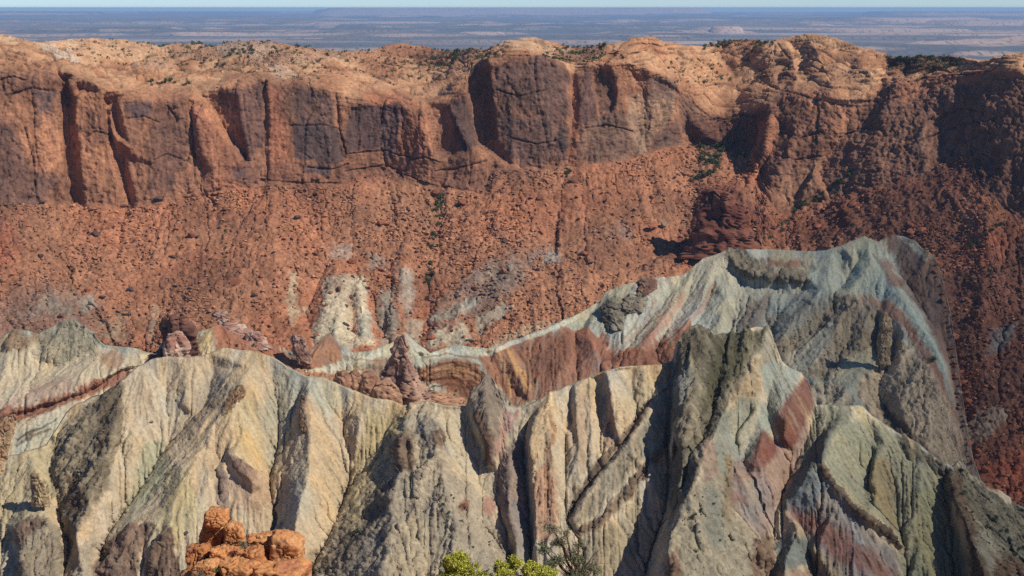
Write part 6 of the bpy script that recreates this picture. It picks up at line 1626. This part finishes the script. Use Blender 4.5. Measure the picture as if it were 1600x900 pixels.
M_STONE = rock_material('standing_stone', grain=.9, bump=.7, mottling=.22)
rock_mass('rock_pinnacle', '2', [(522, 629, 634), (530, 625, 637), (540, 623, 640), (548, 617, 640), (560, 614, 642), (572, 609, 648), (584, 606, 654), (596, 602, 664), (606, 600, 672), (630, 598, 680)], (198, 156, 128),
          'tall pinkish-brown pinnacle with a leaning tip in the dip behind the pale crest', 'pinnacle', seed=1, rgb2=(160, 120, 102), dy=-6, piece=0.42)
rock_mass('rock_pinnacle', '2', [(492, 262, 282), (498, 258, 292), (510, 256, 300), (522, 260, 304), (540, 262, 306), (560, 262, 306)], (104, 68, 56),
          'dark brown rock tower standing behind the white-pink block', 'pinnacle', seed=2, rgb2=(140, 92, 72), dy=2)
rock_mass('limestone_block', '2', [(519, 264, 278), (526, 256, 286), (536, 252, 290), (546, 251, 292), (556, 254, 288), (572, 252, 290)], (218, 178, 150),
          'white-pink limestone block in front of the dark brown tower', 'rock', seed=3, rgb2=(176, 122, 100), dy=-8, depth=.9)
rock_mass('limestone_block', '2', [(500, 290, 300), (506, 288, 306), (516, 288, 308), (526, 290, 306), (540, 290, 306)], (214, 172, 146),
          'small pale limestone block at the right shoulder of the dark brown tower', 'rock', seed=4, rgb2=(170, 112, 92), dy=0)
rock_mass('limestone_ledge', '3', [(478, 340, 350), (484, 334, 362), (492, 332, 376), (500, 334, 382), (510, 338, 390), (524, 340, 398), (536, 350, 400)], (222, 188, 160),
          'long white limestone ledge sloping down to the right above the red-brown slope', 'rock', seed=5, rgb2=(190, 142, 118), depth=.5, dy=1.0, piece=0.36, follow=True)
rock_mass('limestone_ledge', '2', [(517, 388, 396), (523, 384, 410), (530, 386, 420), (545, 390, 424)], (216, 180, 152),
          'low white limestone ledge, right end of the long white one', 'rock', seed=6, rgb2=(180, 130, 108), depth=.6, dy=1.0, follow=True)
rock_mass('rock_outcrop', '2', [(522, 457, 466), (530, 454, 474), (542, 456, 478), (556, 462, 482), (568, 462, 484)], (146, 106, 90),
          'brown wedge of rock with a shaded left side above the pale crest', 'rock', seed=7, rgb2=(190, 150, 128), dy=-4)
for k_, (rows_, lb_) in enumerate([([(580, 526, 540), (588, 522, 548), (598, 522, 550), (620, 522, 552)], 'leftmost dark red block of the broken wall behind the pale crest'),
                                   ([(578, 548, 558), (584, 545, 564), (598, 544, 568), (622, 544, 570)], 'narrow dark red block second in the broken wall behind the pale crest'),
                                   ([(583, 566, 584), (590, 562, 592), (604, 560, 596), (626, 560, 598)], 'tan-topped middle block of the broken wall behind the pale crest'),
                                   ([(594, 586, 612), (604, 582, 620), (614, 582, 624), (636, 582, 626)], 'broad rust-brown block at the right end of the broken wall')]):
    rock_mass('rock_block', '2', rows_, (160, 112, 84), lb_, 'rock', seed=10 + k_, rgb2=(198, 150, 116), depth=.9, dy=-18, rough=.14)
rock_mass('rock_outcrop', '2', [(606, 640, 660), (612, 628, 690), (622, 620, 715), (640, 620, 730)], (176, 118, 86),
          'low rusty ledge with shrubs right of the broken wall', 'rock', seed=15, rgb2=(200, 148, 110), depth=.7, dy=1.0, piece=0.22, follow=True)
rock_mass('rock_pinnacle', '1', [(740, 50, 60), (744, 49, 64), (752, 50, 68), (762, 51, 71), (772, 52, 72), (790, 52, 74)], (206, 182, 128),
          'small cream pinnacle casting a shadow on the smooth left slope', 'pinnacle', seed=16, rgb2=(160, 134, 98), dy=-3)
rock_mass('rock_outcrop', '1', [(770, 66, 72), (774, 63, 76), (784, 64, 78), (792, 66, 78)], (150, 112, 80), 'little brown knob below the cream pinnacle', 'rock', seed=17, rgb2=(190, 160, 116), dy=1.0, follow=True)
rock_mass('rock_fin', '1', [(648, 14, 24), (656, 6, 25), (670, -8, 24), (690, -16, 20), (712, -20, 12), (740, -20, 6)], (206, 170, 122),
          'cream rock fin at the far left edge above the smooth slope', 'rock', seed=18, rgb2=(180, 136, 96), dy=1.0, depth=.4, piece=0.6, follow=True)
rock_mass('rock_pinnacle', '2', [(490, 1380, 1386), (500, 1376, 1391), (515, 1374, 1392), (530, 1372, 1390), (545, 1372, 1388), (570, 1370, 1390)], (184, 160, 118),
          'tan pinnacle in front of the black hollow on the green ridge', 'pinnacle', seed=19, rgb2=(140, 118, 88), dy=-3)
rock_mass('rock_outcrop', '2', [(470, 950, 966), (478, 944, 972), (490, 942, 976), (504, 946, 978), (515, 948, 976)], (150, 142, 116),
          'grey-tan crag low on the pale flank with a shadow to its left', 'rock', seed=20, rgb2=(110, 100, 80), dy=1.0, follow=True)
rock_mass('rock_outcrop', '2', [(460, 984, 1000), (466, 978, 1006), (476, 976, 1006), (488, 978, 1002)], (120, 108, 86),
          'darker grey crag just above and right of the low one on the pale flank', 'rock', seed=21, rgb2=(150, 138, 110), dy=1.0, follow=True)
rock_mass('rock_outcrop', '2', [(434, 1006, 1020), (440, 996, 1024), (450, 994, 1022), (462, 994, 1010)], (126, 88, 70),
          'brown rock on the skyline of the pale flank', 'rock', seed=22, rgb2=(160, 128, 100), dy=1.0, follow=True)
rock_mass('rock_outcrop', '1', [(602, 370, 378), (608, 366, 381), (618, 364, 380), (628, 360, 374), (640, 352, 364), (650, 346, 356)], (178, 138, 94),
          'row of tan rocks capping the diagonal rib below the pale crest', 'rock', seed=23, rgb2=(130, 98, 70), dy=1.0, rough=.18, depth=0.3, follow=True)
rock_mass('rock_outcrop', '1', [(618, 474, 482), (628, 470, 484), (645, 469, 482), (662, 470, 484), (676, 472, 482)], (160, 124, 90),
          'narrow brown outcrop on the spur right of the diagonal rib', 'rock', seed=24, rgb2=(110, 84, 66), dy=1.0, rough=.16, depth=0.3, follow=True)
rock_mass('rock_rib', '1', [(711, 1136, 1142), (718, 1133, 1144), (730, 1132, 1143), (745, 1132, 1140), (760, 1130, 1140)], (176, 152, 104),
          'small yellow-brown rib standing on the grey-green slope right of the dark ridge', 'rock', seed=26, rgb2=(130, 108, 78), dy=1.0, depth=0.3, follow=True)
rock_mass('rock_outcrop', '1', [(664, 680, 686), (672, 678, 692), (685, 682, 696), (704, 684, 694)], (120, 90, 70), 'dark brown crag on the right shoulder of the knob spur', 'rock', seed=27, dy=1.0, rgb2=(150, 120, 92), depth=0.3, follow=True)
rock_mass('rock_tower', '3', [(296, 1100, 1128), (304, 1096, 1146), (325, 1092, 1160), (350, 1090, 1172), (378, 1084, 1190), (400, 1070, 1200)], (118, 66, 52),
          'dark red shaded rock tower on the talus below the shrubby hollow', 'rock tower', seed=28, rgb2=(142, 86, 64), dy=-8, depth=.6, rough=.12, piece=0.3)

# ---- the orange outcrop close below the viewpoint
M_NEAR = rock_material('orange_sandstone', grain=.16, bump=1.0, mottling=.4)
def blob(name, px, py, rx, ry, D, rgb, parent, seed, depth=.9, rough=.16, rgb2=None):
    m = D / F
    bm = bmesh.new()
    bmesh.ops.create_icosphere(bm, subdivisions=5, radius=1)
    V = np.array([v.co[:] for v in bm.verts])
    Fc = np.array([[q.index for q in f.verts] for f in bm.faces])
    bm.free()
    n_ = V.copy()
    sg = lambda t: np.sign(t) * np.abs(t) ** .75
    S = np.array([rx * m, (rx + ry) * .5 * m * depth, ry * m * 1.03])
    c0 = point(np.float64(px), np.float64(py), np.float64(D))
    rp_ = np.random.RandomState(seed)
    pl = rp_.randn(15, 3)
    pl /= np.linalg.norm(pl, axis=1, keepdims=True)
    hh = rp_.uniform(.80, 1.0, 15)
    ax = np.array([[1, 0, 0], [-1, 0, 0], [0, 1, 0], [0, -1, 0], [0, 0, 1], [0, 0, -1]], float) + rp_.uniform(-.28, .28, (6, 3))
    pl[:6] = ax / np.linalg.norm(ax, axis=1, keepdims=True)
    hh[:6] = rp_.uniform(.62, .8, 6)
    dn = np.clip(V @ pl.T, 1e-3, None)
    rad = -np.log(np.exp(-34 * np.minimum(hh / dn, 1.15)).sum(1) + np.exp(-34 * 1.1)) / 34
    V = V * np.clip(rad, .5, 1.1)[:, None] * 1.36 * S
    Wp = V + c0
    size = (rx + ry) * m
    cv, cg = cells(Wp + (.12 * size * fbm(Wp, size * .4, 3, seed))[..., None], size * .42, seed + 1)
    cv2, cg2 = cells(Wp, size * .16, seed + 3)
    off = rough * size * (.9 * fbm(Wp, size * .7, 6, seed + 4, .55) + .3 * fbm(Wp, size * .3, 5, seed + 8, .6, ridged=True) - .1 + .2 * cv - .7 * sstep(cg, .07, 0) + .10 * cv2 - .25 * sstep(cg2, .08, 0))
    V = V + n_ * off[:, None]
    c = seen(rgb)[None] * (1 + .15 * fbm(Wp, size * .2, 4, seed + 5))[:, None]
    if rgb2:
        t = sstep(fbm(Wp, size * .45, 4, seed + 6), .05, .3)[:, None]
        c = c + (seen(rgb2)[None] - c) * t * .7
        st = sstep(fbm(Wp, size * .3, 5, seed + 12, .6, (1, 1, .5)), .22, .45)[:, None]
        c = c + (seen((128, 84, 66))[None] - c) * st * .6
    ob = make_mesh(name, V, Fc, c, M_NEAR, smooth=True, kind=None)
    ob.location = c0 - np.array(parent.location)
    ob.parent = parent
    return ob


oc = empty('rock_outcrop', tuple(point(np.float64(390), np.float64(1090), np.float64(100.0))))
tag(oc, 'bright orange sandstone outcrop of piled rounded blocks rising close at the bottom left', 'rock outcrop')
for k_, (x_, y_, rx_, ry_, D_, c_) in enumerate([
        (340, 808, 18, 15, 99.0, 0), (334, 834, 20, 18, 100.0, 1), (367, 838, 17, 20, 99.4, 0), (312, 872, 18, 24, 98.4, 1), (341, 867, 15, 16, 97.6, 0),
        (322, 892, 20, 17, 96.6, 0), (369, 866, 20, 10, 97.8, 0), (368, 890, 30, 16, 96.4, 0), (408, 850, 24, 15, 99.6, 0), (418, 838, 15, 7, 100.2, 0),
        (448, 863, 31, 29, 98.6, 0), (398, 872, 20, 16, 97.6, 1), (436, 898, 46, 18, 96.4, 0), (390, 925, 105, 34, 97.4, 0), (390, 1020, 120, 120, 99.5, 1)]):
    blob('block', x_, y_, rx_, ry_, D_, [(230, 154, 90), (216, 138, 78)][c_], oc, 500 + 10 * k_, rgb2=(196, 122, 88) if k_ % 3 == 0 else (236, 172, 112))


# ---- small shrubs
def leaf_cloud(centres, radii, n, size, seed, flat=1.0, shell=.55):
    """many leaf-sized faces spread through lumpy clumps"""
    r = np.random.RandomState(seed)
    centres, radii = np.array(centres, float), np.array(radii, float)
    if radii.ndim == 1:
        radii = np.repeat(radii[:, None], 3, 1)
    wgt = radii.prod(1) ** (2 / 3)
    k = r.choice(len(centres), n, p=wgt / wgt.sum())
    d = r.randn(n, 3)
    d /= np.linalg.norm(d, axis=1, keepdims=True)
    rad = shell + (1 - shell) * r.rand(n)
    rad *= 1 + .22 * vnoise(d * 2.6 + k[:, None] * 7.1, seed)
    p = centres[k] + d * radii[k] * rad[:, None]
    u = d + r.randn(n, 3) * .8
    u /= np.linalg.norm(u, axis=1, keepdims=True)
    v = np.cross(u, r.randn(n, 3))
    v /= np.linalg.norm(v, axis=1, keepdims=True)
    s = size * r.uniform(.6, 1.3, (n, 1))
    V = np.stack([p - v * s * .45, p + v * s * .45, p + u * s * 1.3], 1)
    return V.reshape(-1, 3), np.arange(3 * n).reshape(-1, 3), k


def leaf_mat(name, rgb):
    m, nt, b = new_mat(name)
    geo = N_(nt, 'ShaderNodeNewGeometry')
    n1 = N_(nt, 'ShaderNodeTexWhiteNoise')
    n1.noise_dimensions = '1D'
    nt.links.new(geo.outputs['Random Per Island'], n1.inputs['W'])
    mr = N_(nt, 'ShaderNodeMapRange')
    mr.inputs['To Min'].default_value, mr.inputs['To Max'].default_value = .6, 1.45
    nt.links.new(n1.outputs['Value'], mr.inputs[0])
    at_ = N_(nt, 'ShaderNodeRGB')
    at_.outputs[0].default_value = (*seen(rgb), 1)
    h = N_(nt, 'ShaderNodeHueSaturation')
    nt.links.new(at_.outputs[0], h.inputs['Color'])
    nt.links.new(mr.outputs[0], h.inputs['Value'])
    nt.links.new(h.outputs[0], b.inputs['Base Color'])
    return m


M_SHRUB = leaf_mat('shrub_leaves', (82, 100, 56))
M_SAGE = leaf_mat('sage_leaves', (122, 124, 100))
M_JUN = leaf_mat('juniper_leaves', (206, 206, 62))
M_JUN2 = leaf_mat('grey_juniper_leaves', (140, 146, 104))
M_BARK = rock_material('grey_bark', seen((126, 106, 90)), .08, .6, .25)
M_BARK2 = rock_material('bleached_bark', seen((204, 190, 170)), .08, .6, .2)
SHR = []
for q in range(6):
    r_ = np.random.RandomState(40 + q)
    cs = r_.uniform(-.26, .26, (5, 3)) * np.array([1, 1, .5]) + np.array([0, 0, .3])
    V, Fc, _ = leaf_cloud(cs, r_.uniform(.2, .32, 5), 170, .13, q)
    for mm, tagm in ((M_SHRUB, 'g'), (M_SAGE, 's')):
        me = bpy.data.meshes.new('shrub')
        me.from_pydata(V.tolist(), [], Fc.tolist())
        me.materials.append(mm)
        SHR.append((tagm, me))


def shrub(lay, px, py, wpx, label, group=None, kd='g', g=None, name='shrub'):
    g = ground_at(lay, px, py) if g is None else g
    s = wpx * g[1] / F
    o = bpy.data.objects.new(name, random.choice([m_ for t_, m_ in SHR if t_ == kd]))
    o.scale = (s * 1.15, s * 1.1, s * random.uniform(.8, 1.15))
    o.rotation_euler = (0, 0, random.uniform(0, 6.28))
    o.location = (g[0], g[1] - .1 * s, g[2] - .02 * s)
    C.objects.link(o)
    return tag(o, label, 'shrub', group)


def scatter_shrubs(lay, path, n, spread, wmin, wmax, label, group, kd='g', seed=0):
    r = random.Random(seed)
    path = np.array(path, float)
    seg = np.hypot(*np.diff(path, axis=0).T)
    cum = np.concatenate([[0], np.cumsum(seg)])
    for _ in range(n):
        t = r.random() * cum[-1]
        x, y = np.interp(t, cum, path[:, 0]), np.interp(t, cum, path[:, 1])
        shrub(lay, x + r.gauss(0, spread), y + r.gauss(0, spread * .6), r.uniform(wmin, wmax), label, group, kd)


scatter_shrubs('3', [(686, 302), (684, 340), (678, 380), (676, 420), (664, 470)], 44, 4, 5, 10, 'green shrub in the gully running down the middle of the red talus', 'shrubs in the central gully', seed=1)
scatter_shrubs('3', [(328, 310), (344, 345), (354, 380), (350, 420)], 14, 4, 3, 6, 'olive shrub in the faint gully below the left cliff', 'shrubs in the left gully', seed=2)
scatter_shrubs('3', [(1084, 236), (1120, 236), (1108, 256), (1090, 285)], 44, 9, 6, 12, 'dark green shrub in the shaded hollow at the foot of the cliff', 'shrubs in the shaded hollow', seed=3)
scatter_shrubs('3', [(1158, 240), (1170, 260)], 9, 6, 5, 10, 'dark green shrub beside the lit rock nose right of the hollow', 'shrubs by the rock nose', seed=4)
scatter_shrubs('3', [(1330, 272), (1300, 290), (1250, 325), (1215, 358), (1195, 378)], 36, 6, 4, 9, 'dark green shrub along the draw between the red slopes on the right', 'shrubs in the right draw', seed=5)
scatter_shrubs('3', [(1520, 385), (1545, 368), (1568, 354)], 9, 4, 6, 11, 'green bush on the sunlit bank below the right cliff', 'bushes on the right bank', seed=6)
scatter_shrubs('3', [(1500, 440), (1560, 425), (1600, 400)], 16, 8, 4, 8, 'dark shrub on the shaded right talus', 'shrubs on the right talus', seed=7)
scatter_shrubs('3', [(232, 129), (262, 131), (300, 134)], 18, 2.5, 4, 8, 'green juniper in the row along the ledge above the left cliff', 'junipers on the ledge above the left cliff', seed=8)
scatter_shrubs('3', [(880, 266), (895, 280)], 6, 5, 4, 9, 'shrub at the foot of the bright streak in the cliff', 'shrubs below the bright streak', seed=9)
scatter_shrubs('3', [(280, 92), (340, 90), (420, 78), (500, 84)], 40, 7, 4, 7.5, 'small juniper dotted on the pale rim flat', 'junipers on the rim flat', seed=10)
scatter_shrubs('3', [(865, 84), (890, 88), (925, 78), (940, 72)], 18, 3, 4.5, 8, 'juniper in the saddle left of the big rounded dome', 'junipers in the saddle', seed=11)
scatter_shrubs('3', [(1400, 92), (1440, 91), (1480, 92)], 16, 2, 5, 9, 'dark juniper on the brushy notch right of the highest dome', 'junipers in the notch', seed=12)
scatter_shrubs('3', [(1110, 74), (1150, 66), (1200, 68)], 10, 2, 3, 6, 'juniper on the low ledge behind the domes', 'junipers behind the domes', seed=13)
scatter_shrubs('1', [(690, 760), (700, 800), (740, 830), (760, 870)], 14, 20, 4, 7, 'round green-grey shrub on the rubbly slope above the near juniper', 'shrubs on the rubbly slope', seed=14)
scatter_shrubs('1', [(1495, 770), (1530, 800), (1580, 840), (1590, 880)], 18, 9, 5, 10, 'dark shrub on the slope behind the jagged right ridge', 'shrubs behind the jagged ridge', seed=15)
scatter_shrubs('1', [(1100, 770), (1095, 830), (1110, 870)], 14, 12, 3.5, 7, 'dark shrub on the rubbly flank of the dark ridge', 'shrubs on the dark ridge flank', seed=16)
scatter_shrubs('2', [(690, 618), (720, 625)], 7, 8, 4, 7, 'olive shrub on the rusty ledge behind the pale crest', 'shrubs on the rusty ledge', 's', seed=17)
shrub('2', 1459, 563, 12, 'lone dark green bush near the foot of the long right flank', name='bush')
shrub('1', 559, 831, 12, 'green bush in the rubbly gully left of centre', name='bush')
shrub('2', 370, 540, 6, 'small bush on the red-brown slope below the white ledge', name='bush')
shrub('2', 396, 542, 6, 'small bush right of another on the red-brown slope', name='bush')
shrub('1', 1282, 653, 6, 'small bush near the crest right of the red domes', name='bush')
for (x_, y_, w_, kd_, D_, lb_) in [(380, 856, 17, 's', 96.9, 'rounded grey-green shrub in the cleft of the orange outcrop'),
                                   (313, 903, 20, 's', 93.9, 'blue-grey shrub at the bottom left of the orange outcrop'),
                                   (338, 893, 12, 'g', 93.6, 'small bright green tuft on the orange outcrop')]:
    g_ = point(np.float64(x_), np.float64(y_), np.float64(D_))
    shrub('1', x_, y_, w_, lb_, None, kd_, g=g_)

# scrub on the rim too small to count
def rim_scrub():
    r = np.random.RandomState(77)
    VV, FF, off = [], [], 0
    flats = [(110, 330, 62, 100), (262, 560, 66, 112), (560, 720, 72, 112), (690, 780, 76, 92), (850, 945, 70, 96), (1100, 1210, 64, 86), (1385, 1500, 88, 108), (430, 720, 90, 130), (1040, 1230, 90, 130)]
    for _ in range(1000):
        f = flats[r.randint(len(flats))]
        p, (i, j) = L3.at(r.uniform(f[0], f[1]), r.uniform(f[2], f[3]))
        s = r.uniform(1.6, 4.4) * p[1] / F
        V, Fc, _k = leaf_cloud([(0, 0, .4)], [.5], 26, .4, r.randint(999))
        VV.append(V * s + p)
        FF.append(Fc + off)
        off += len(V)
    return make_mesh('rim_scrub', np.concatenate(VV), np.concatenate(FF), None, M_SHRUB, smooth=False, kind='stuff')


rim_scrub()


# ---- the two junipers just below the viewpoint
def tube(path, r0, r1, n=7):
    path = np.array(path, float)
    k = len(path)
    V, Fc = [], []
    a = np.linspace(0, 2 * math.pi, n, endpoint=False)
    for i in range(k):
        t = path[min(i + 1, k - 1)] - path[max(i - 1, 0)]
        t /= np.linalg.norm(t) + 1e-9
        u = np.cross(t, [0.3, .9, .2])
        u /= np.linalg.norm(u) + 1e-9
        v = np.cross(t, u)
        rr_ = r0 + (r1 - r0) * i / (k - 1)
        V.append(path[i] + rr_ * (np.cos(a)[:, None] * u + np.sin(a)[:, None] * v))
    for i in range(k - 1):
        for j in range(n):
            q = (j + 1) % n
            Fc.append((i * n + j, i * n + q, (i + 1) * n + q))
            Fc.append((i * n + j, (i + 1) * n + q, (i + 1) * n + j))
    return np.concatenate(V), np.array(Fc)


def join(parts):
    VV, FF, off = [], [], 0
    for V, Fc in parts:
        VV.append(V)
        FF.append(Fc + off)
        off += len(V)
    return np.concatenate(VV), np.concatenate(FF)


def crooked(a, b, n, wob, r):
    a, b = np.array(a, float), np.array(b, float)
    t = np.linspace(0, 1, n)[:, None]
    p = a + (b - a) * t
    w_ = np.cumsum(r.randn(n, 3), 0) * wob
    w_ -= w_[0] + (w_[-1] - w_[0]) * t
    return p + w_


def place(V, Fc, name, root, mat):
    ob = make_mesh(name, V - np.array(root.location), Fc, None, mat, smooth=False, kind=None)
    ob.parent = root
    return ob


def near_tree(D, foot_px, foot_py, lobes, n_leaf, leaf, mat, bark, seed, twigs, wob=.06):
    r = np.random.RandomState(seed)
    pt = lambda x, y, dd=0: point(np.float64(x), np.float64(y), np.float64(D + dd))
    m = D / F
    foot = pt(foot_px, foot_py)
    root = empty('juniper_tree', tuple(foot))
    parts = []
    hub = pt(foot_px + 4, (foot_py + min(l[1] for l in lobes)) / 2 + 18)
    parts.append(tube(crooked(foot - np.array([0, 0, .4]), hub, 8, .05, r), .20, .13, 10))
    cs, rs = [], []
    for (x, y, rx, ry, dd) in lobes:
        c = pt(x, y, dd)
        parts.append(tube(crooked(hub, c, 9, wob, r), .09, .03))
        for _ in range(max(6, int(rx * .8))):
            d = r.randn(3)
            d /= np.linalg.norm(d)
            q = c + d * np.array([rx, (rx + ry) / 2, ry]) * m * r.uniform(.35, .85)
            cs.append(q)
            rs.append(np.array([1, 1, .85]) * m * min(rx, ry) * r.uniform(.36, .6))
            parts.append(tube(crooked(c, q, 4, .02, r), .02, .006, 4))
    for (x0, y0, x1, y1, w0) in twigs:
        e = pt(x1, y1, r.uniform(-.5, .2))
        path = crooked(pt(x0, y0, -.2), e, 9, .05, r)
        parts.append(tube(path, w0, .006, 5))
        for k in range(6):
            s_ = path[r.randint(3, 8)]
            parts.append(tube(crooked(s_, s_ + r.randn(3) * .28 + (e - path[0]) * .25, 5, .03, r), w0 * .3, .003, 3))
    V, Fc = join(parts)
    place(V, Fc, 'trunk', root, bark)
    V, Fc, _ = leaf_cloud(cs, np.array(rs), n_leaf, leaf, seed + 1, shell=.25)
    place(V, Fc, 'crown', root, mat)
    return root


t1 = near_tree(50.0, 775, 968, [(716, 880, 26, 20, 0), (700, 905, 20, 24, -.2), (735, 900, 24, 22, .2), (752, 912, 30, 18, -.3), (780, 888, 15, 14, -.1), (805, 880, 14, 16, .1), (790, 905, 24, 20, -.4), (828, 890, 18, 14, 0), (850, 893, 20, 17, .2), (840, 912, 30, 18, -.3), (765, 930, 80, 22, 0)],
               80000, .05, M_JUN, M_BARK2, 11, [(742, 900, 746, 862, .02), (742, 895, 752, 872, .018), (752, 893, 770, 884, .03), (770, 884, 742, 876, .012)])
tag(t1, 'bright yellow-green juniper with lobed crown at the bottom edge', 'tree')
t2 = near_tree(58.0, 905, 965, [(862, 826, 20, 9, 0), (885, 832, 12, 10, .2), (850, 858, 16, 14, 0), (875, 850, 18, 15, .3), (900, 870, 16, 16, 0), (868, 880, 22, 16, -.2), (925, 890, 20, 12, .2), (895, 900, 34, 14, -.3), (845, 895, 10, 14, 0), (905, 850, 10, 10, .3)],
               9500, .045, M_JUN2, M_BARK, 23, [(903, 900, 942, 855, .045), (905, 905, 930, 868, .03), (900, 905, 872, 826, .04), (900, 895, 895, 828, .03), (898, 900, 850, 850, .03), (905, 905, 948, 880, .025), (900, 900, 915, 838, .02), (898, 905, 842, 870, .02), (905, 905, 935, 900, .02), (900, 890, 880, 818, .015), (906, 890, 925, 835, .012)])
tag(t2, 'sparse grey-green juniper with bare twisted branches, right of the bright one', 'tree')
# ================================================================== camera, sky, sun, haze
sc = bpy.context.scene
cam_d = bpy.data.cameras.new('camera')
cam_d.sensor_width = 36
cam_d.lens = 36 * F / 1600
cam_d.clip_start, cam_d.clip_end = 1.0, 250000
cam = bpy.data.objects.new('camera', cam_d)
sc.collection.objects.link(cam)
cam.location = (0, 0, CAMZ)
cam.rotation_euler = (math.pi / 2 - PITCH, 0, 0)
sc.camera = cam

sun_d = bpy.data.lights.new('sun', 'SUN')
sun_d.energy = 4.6
sun_d.angle = math.radians(.53)
sun_d.color = (1.0, .95, .86)
sun = bpy.data.objects.new('sun', sun_d)
sun.rotation_euler = TO_SUN.to_track_quat('Z', 'Y').to_euler()
sun.location = (0, 0, CAMZ + 50)
sc.collection.objects.link(sun)

w = bpy.data.worlds.new('World')
sc.world = w
w.use_nodes = True
nt = w.node_tree
bg = nt.nodes['Background']
sky = nt.nodes.new('ShaderNodeTexSky')
sky.sky_type = 'NISHITA'
sky.sun_disc = False
sky.sun_elevation = SUN_EL
sky.sun_rotation = math.atan2(TO_SUN.x, TO_SUN.y)
sky.altitude = 3000
sky.air_density, sky.dust_density, sky.ozone_density = 1.0, 0.0, 10.0
nt.links.new(sky.outputs[0], bg.inputs[0])
bg.inputs[1].default_value = 0.102

hv = [(-64000, -300), (64000, -300), (64000, 97000), (-64000, 97000)]
z0, z1 = CAMZ - 458, CAMZ + 12
V = np.array([(x, y, z0) for x, y in hv] + [(x, y, z1) for x, y in hv], float)
Q = np.array([[3, 2, 1, 0], [4, 5, 6, 7], [0, 1, 5, 4], [1, 2, 6, 5], [2, 3, 7, 6], [3, 0, 4, 7]])
mh = bpy.data.materials.new('haze')
mh.use_nodes = True
mh.node_tree.nodes.clear()
o_ = mh.node_tree.nodes.new('ShaderNodeOutputMaterial')
pv = mh.node_tree.nodes.new('ShaderNodeVolumePrincipled')
pv.inputs['Color'].default_value = (.42, .66, 1.0, 1)
pv.inputs['Density'].default_value = HAZE
mh.node_tree.links.new(pv.outputs[0], o_.inputs['Volume'])
hz = make_mesh('haze', V, Q, None, mh, smooth=False, kind='stuff')

# a thin cloud high to the right of the view; its shade lies over the right third of the crater
def cloud():
    bm = bmesh.new()
    bmesh.ops.create_icosphere(bm, subdivisions=5, radius=1)
    V = np.array([v.co[:] for v in bm.verts])
    Fc = np.array([[q.index for q in f.verts] for f in bm.faces])
    bm.free()
    hgt = 1600.0 - 220.0
    k = hgt / math.tan(SUN_EL)
    c = np.array([680 + k * math.cos(SUN_BACK), 1010 - k * math.sin(SUN_BACK), CAMZ + 1100.0])
    S = np.array([470, 900, 110])
    puff = 1 + .22 * fbm(V * S + c, 420, 4, 811)
    V = V * S * puff[:, None]
    V[:, 2] *= 1 + .8 * np.clip(fbm(V + c, 260, 4, 812), -.6, 1)
    ob = make_mesh('cloud', V, Fc, None, None, smooth=True)
    ob.location = c
    m = bpy.data.materials.new('cloud')
    m.use_nodes = True
    m.node_tree.nodes.clear()
    o = m.node_tree.nodes.new('ShaderNodeOutputMaterial')
    p = m.node_tree.nodes.new('ShaderNodeVolumePrincipled')
    p.inputs['Color'].default_value = (1, 1, 1, 1)
    p.inputs['Density'].default_value = .0028
    m.node_tree.links.new(p.outputs[0], o.inputs['Volume'])
    ob.data.materials.append(m)


cloud()

sc.view_settings.view_transform = 'Standard'
sc.view_settings.look = 'None'
sc.view_settings.exposure = EXPO
sc.view_settings.gamma = 1
sc.view_settings.use_curve_mapping = False
sc.render.engine = 'CYCLES'
sc.cycles.max_bounces = 4
sc.cycles.diffuse_bounces = 2
sc.cycles.glossy_bounces = 1
sc.cycles.volume_bounces = 0
sc.cycles.use_denoising = False
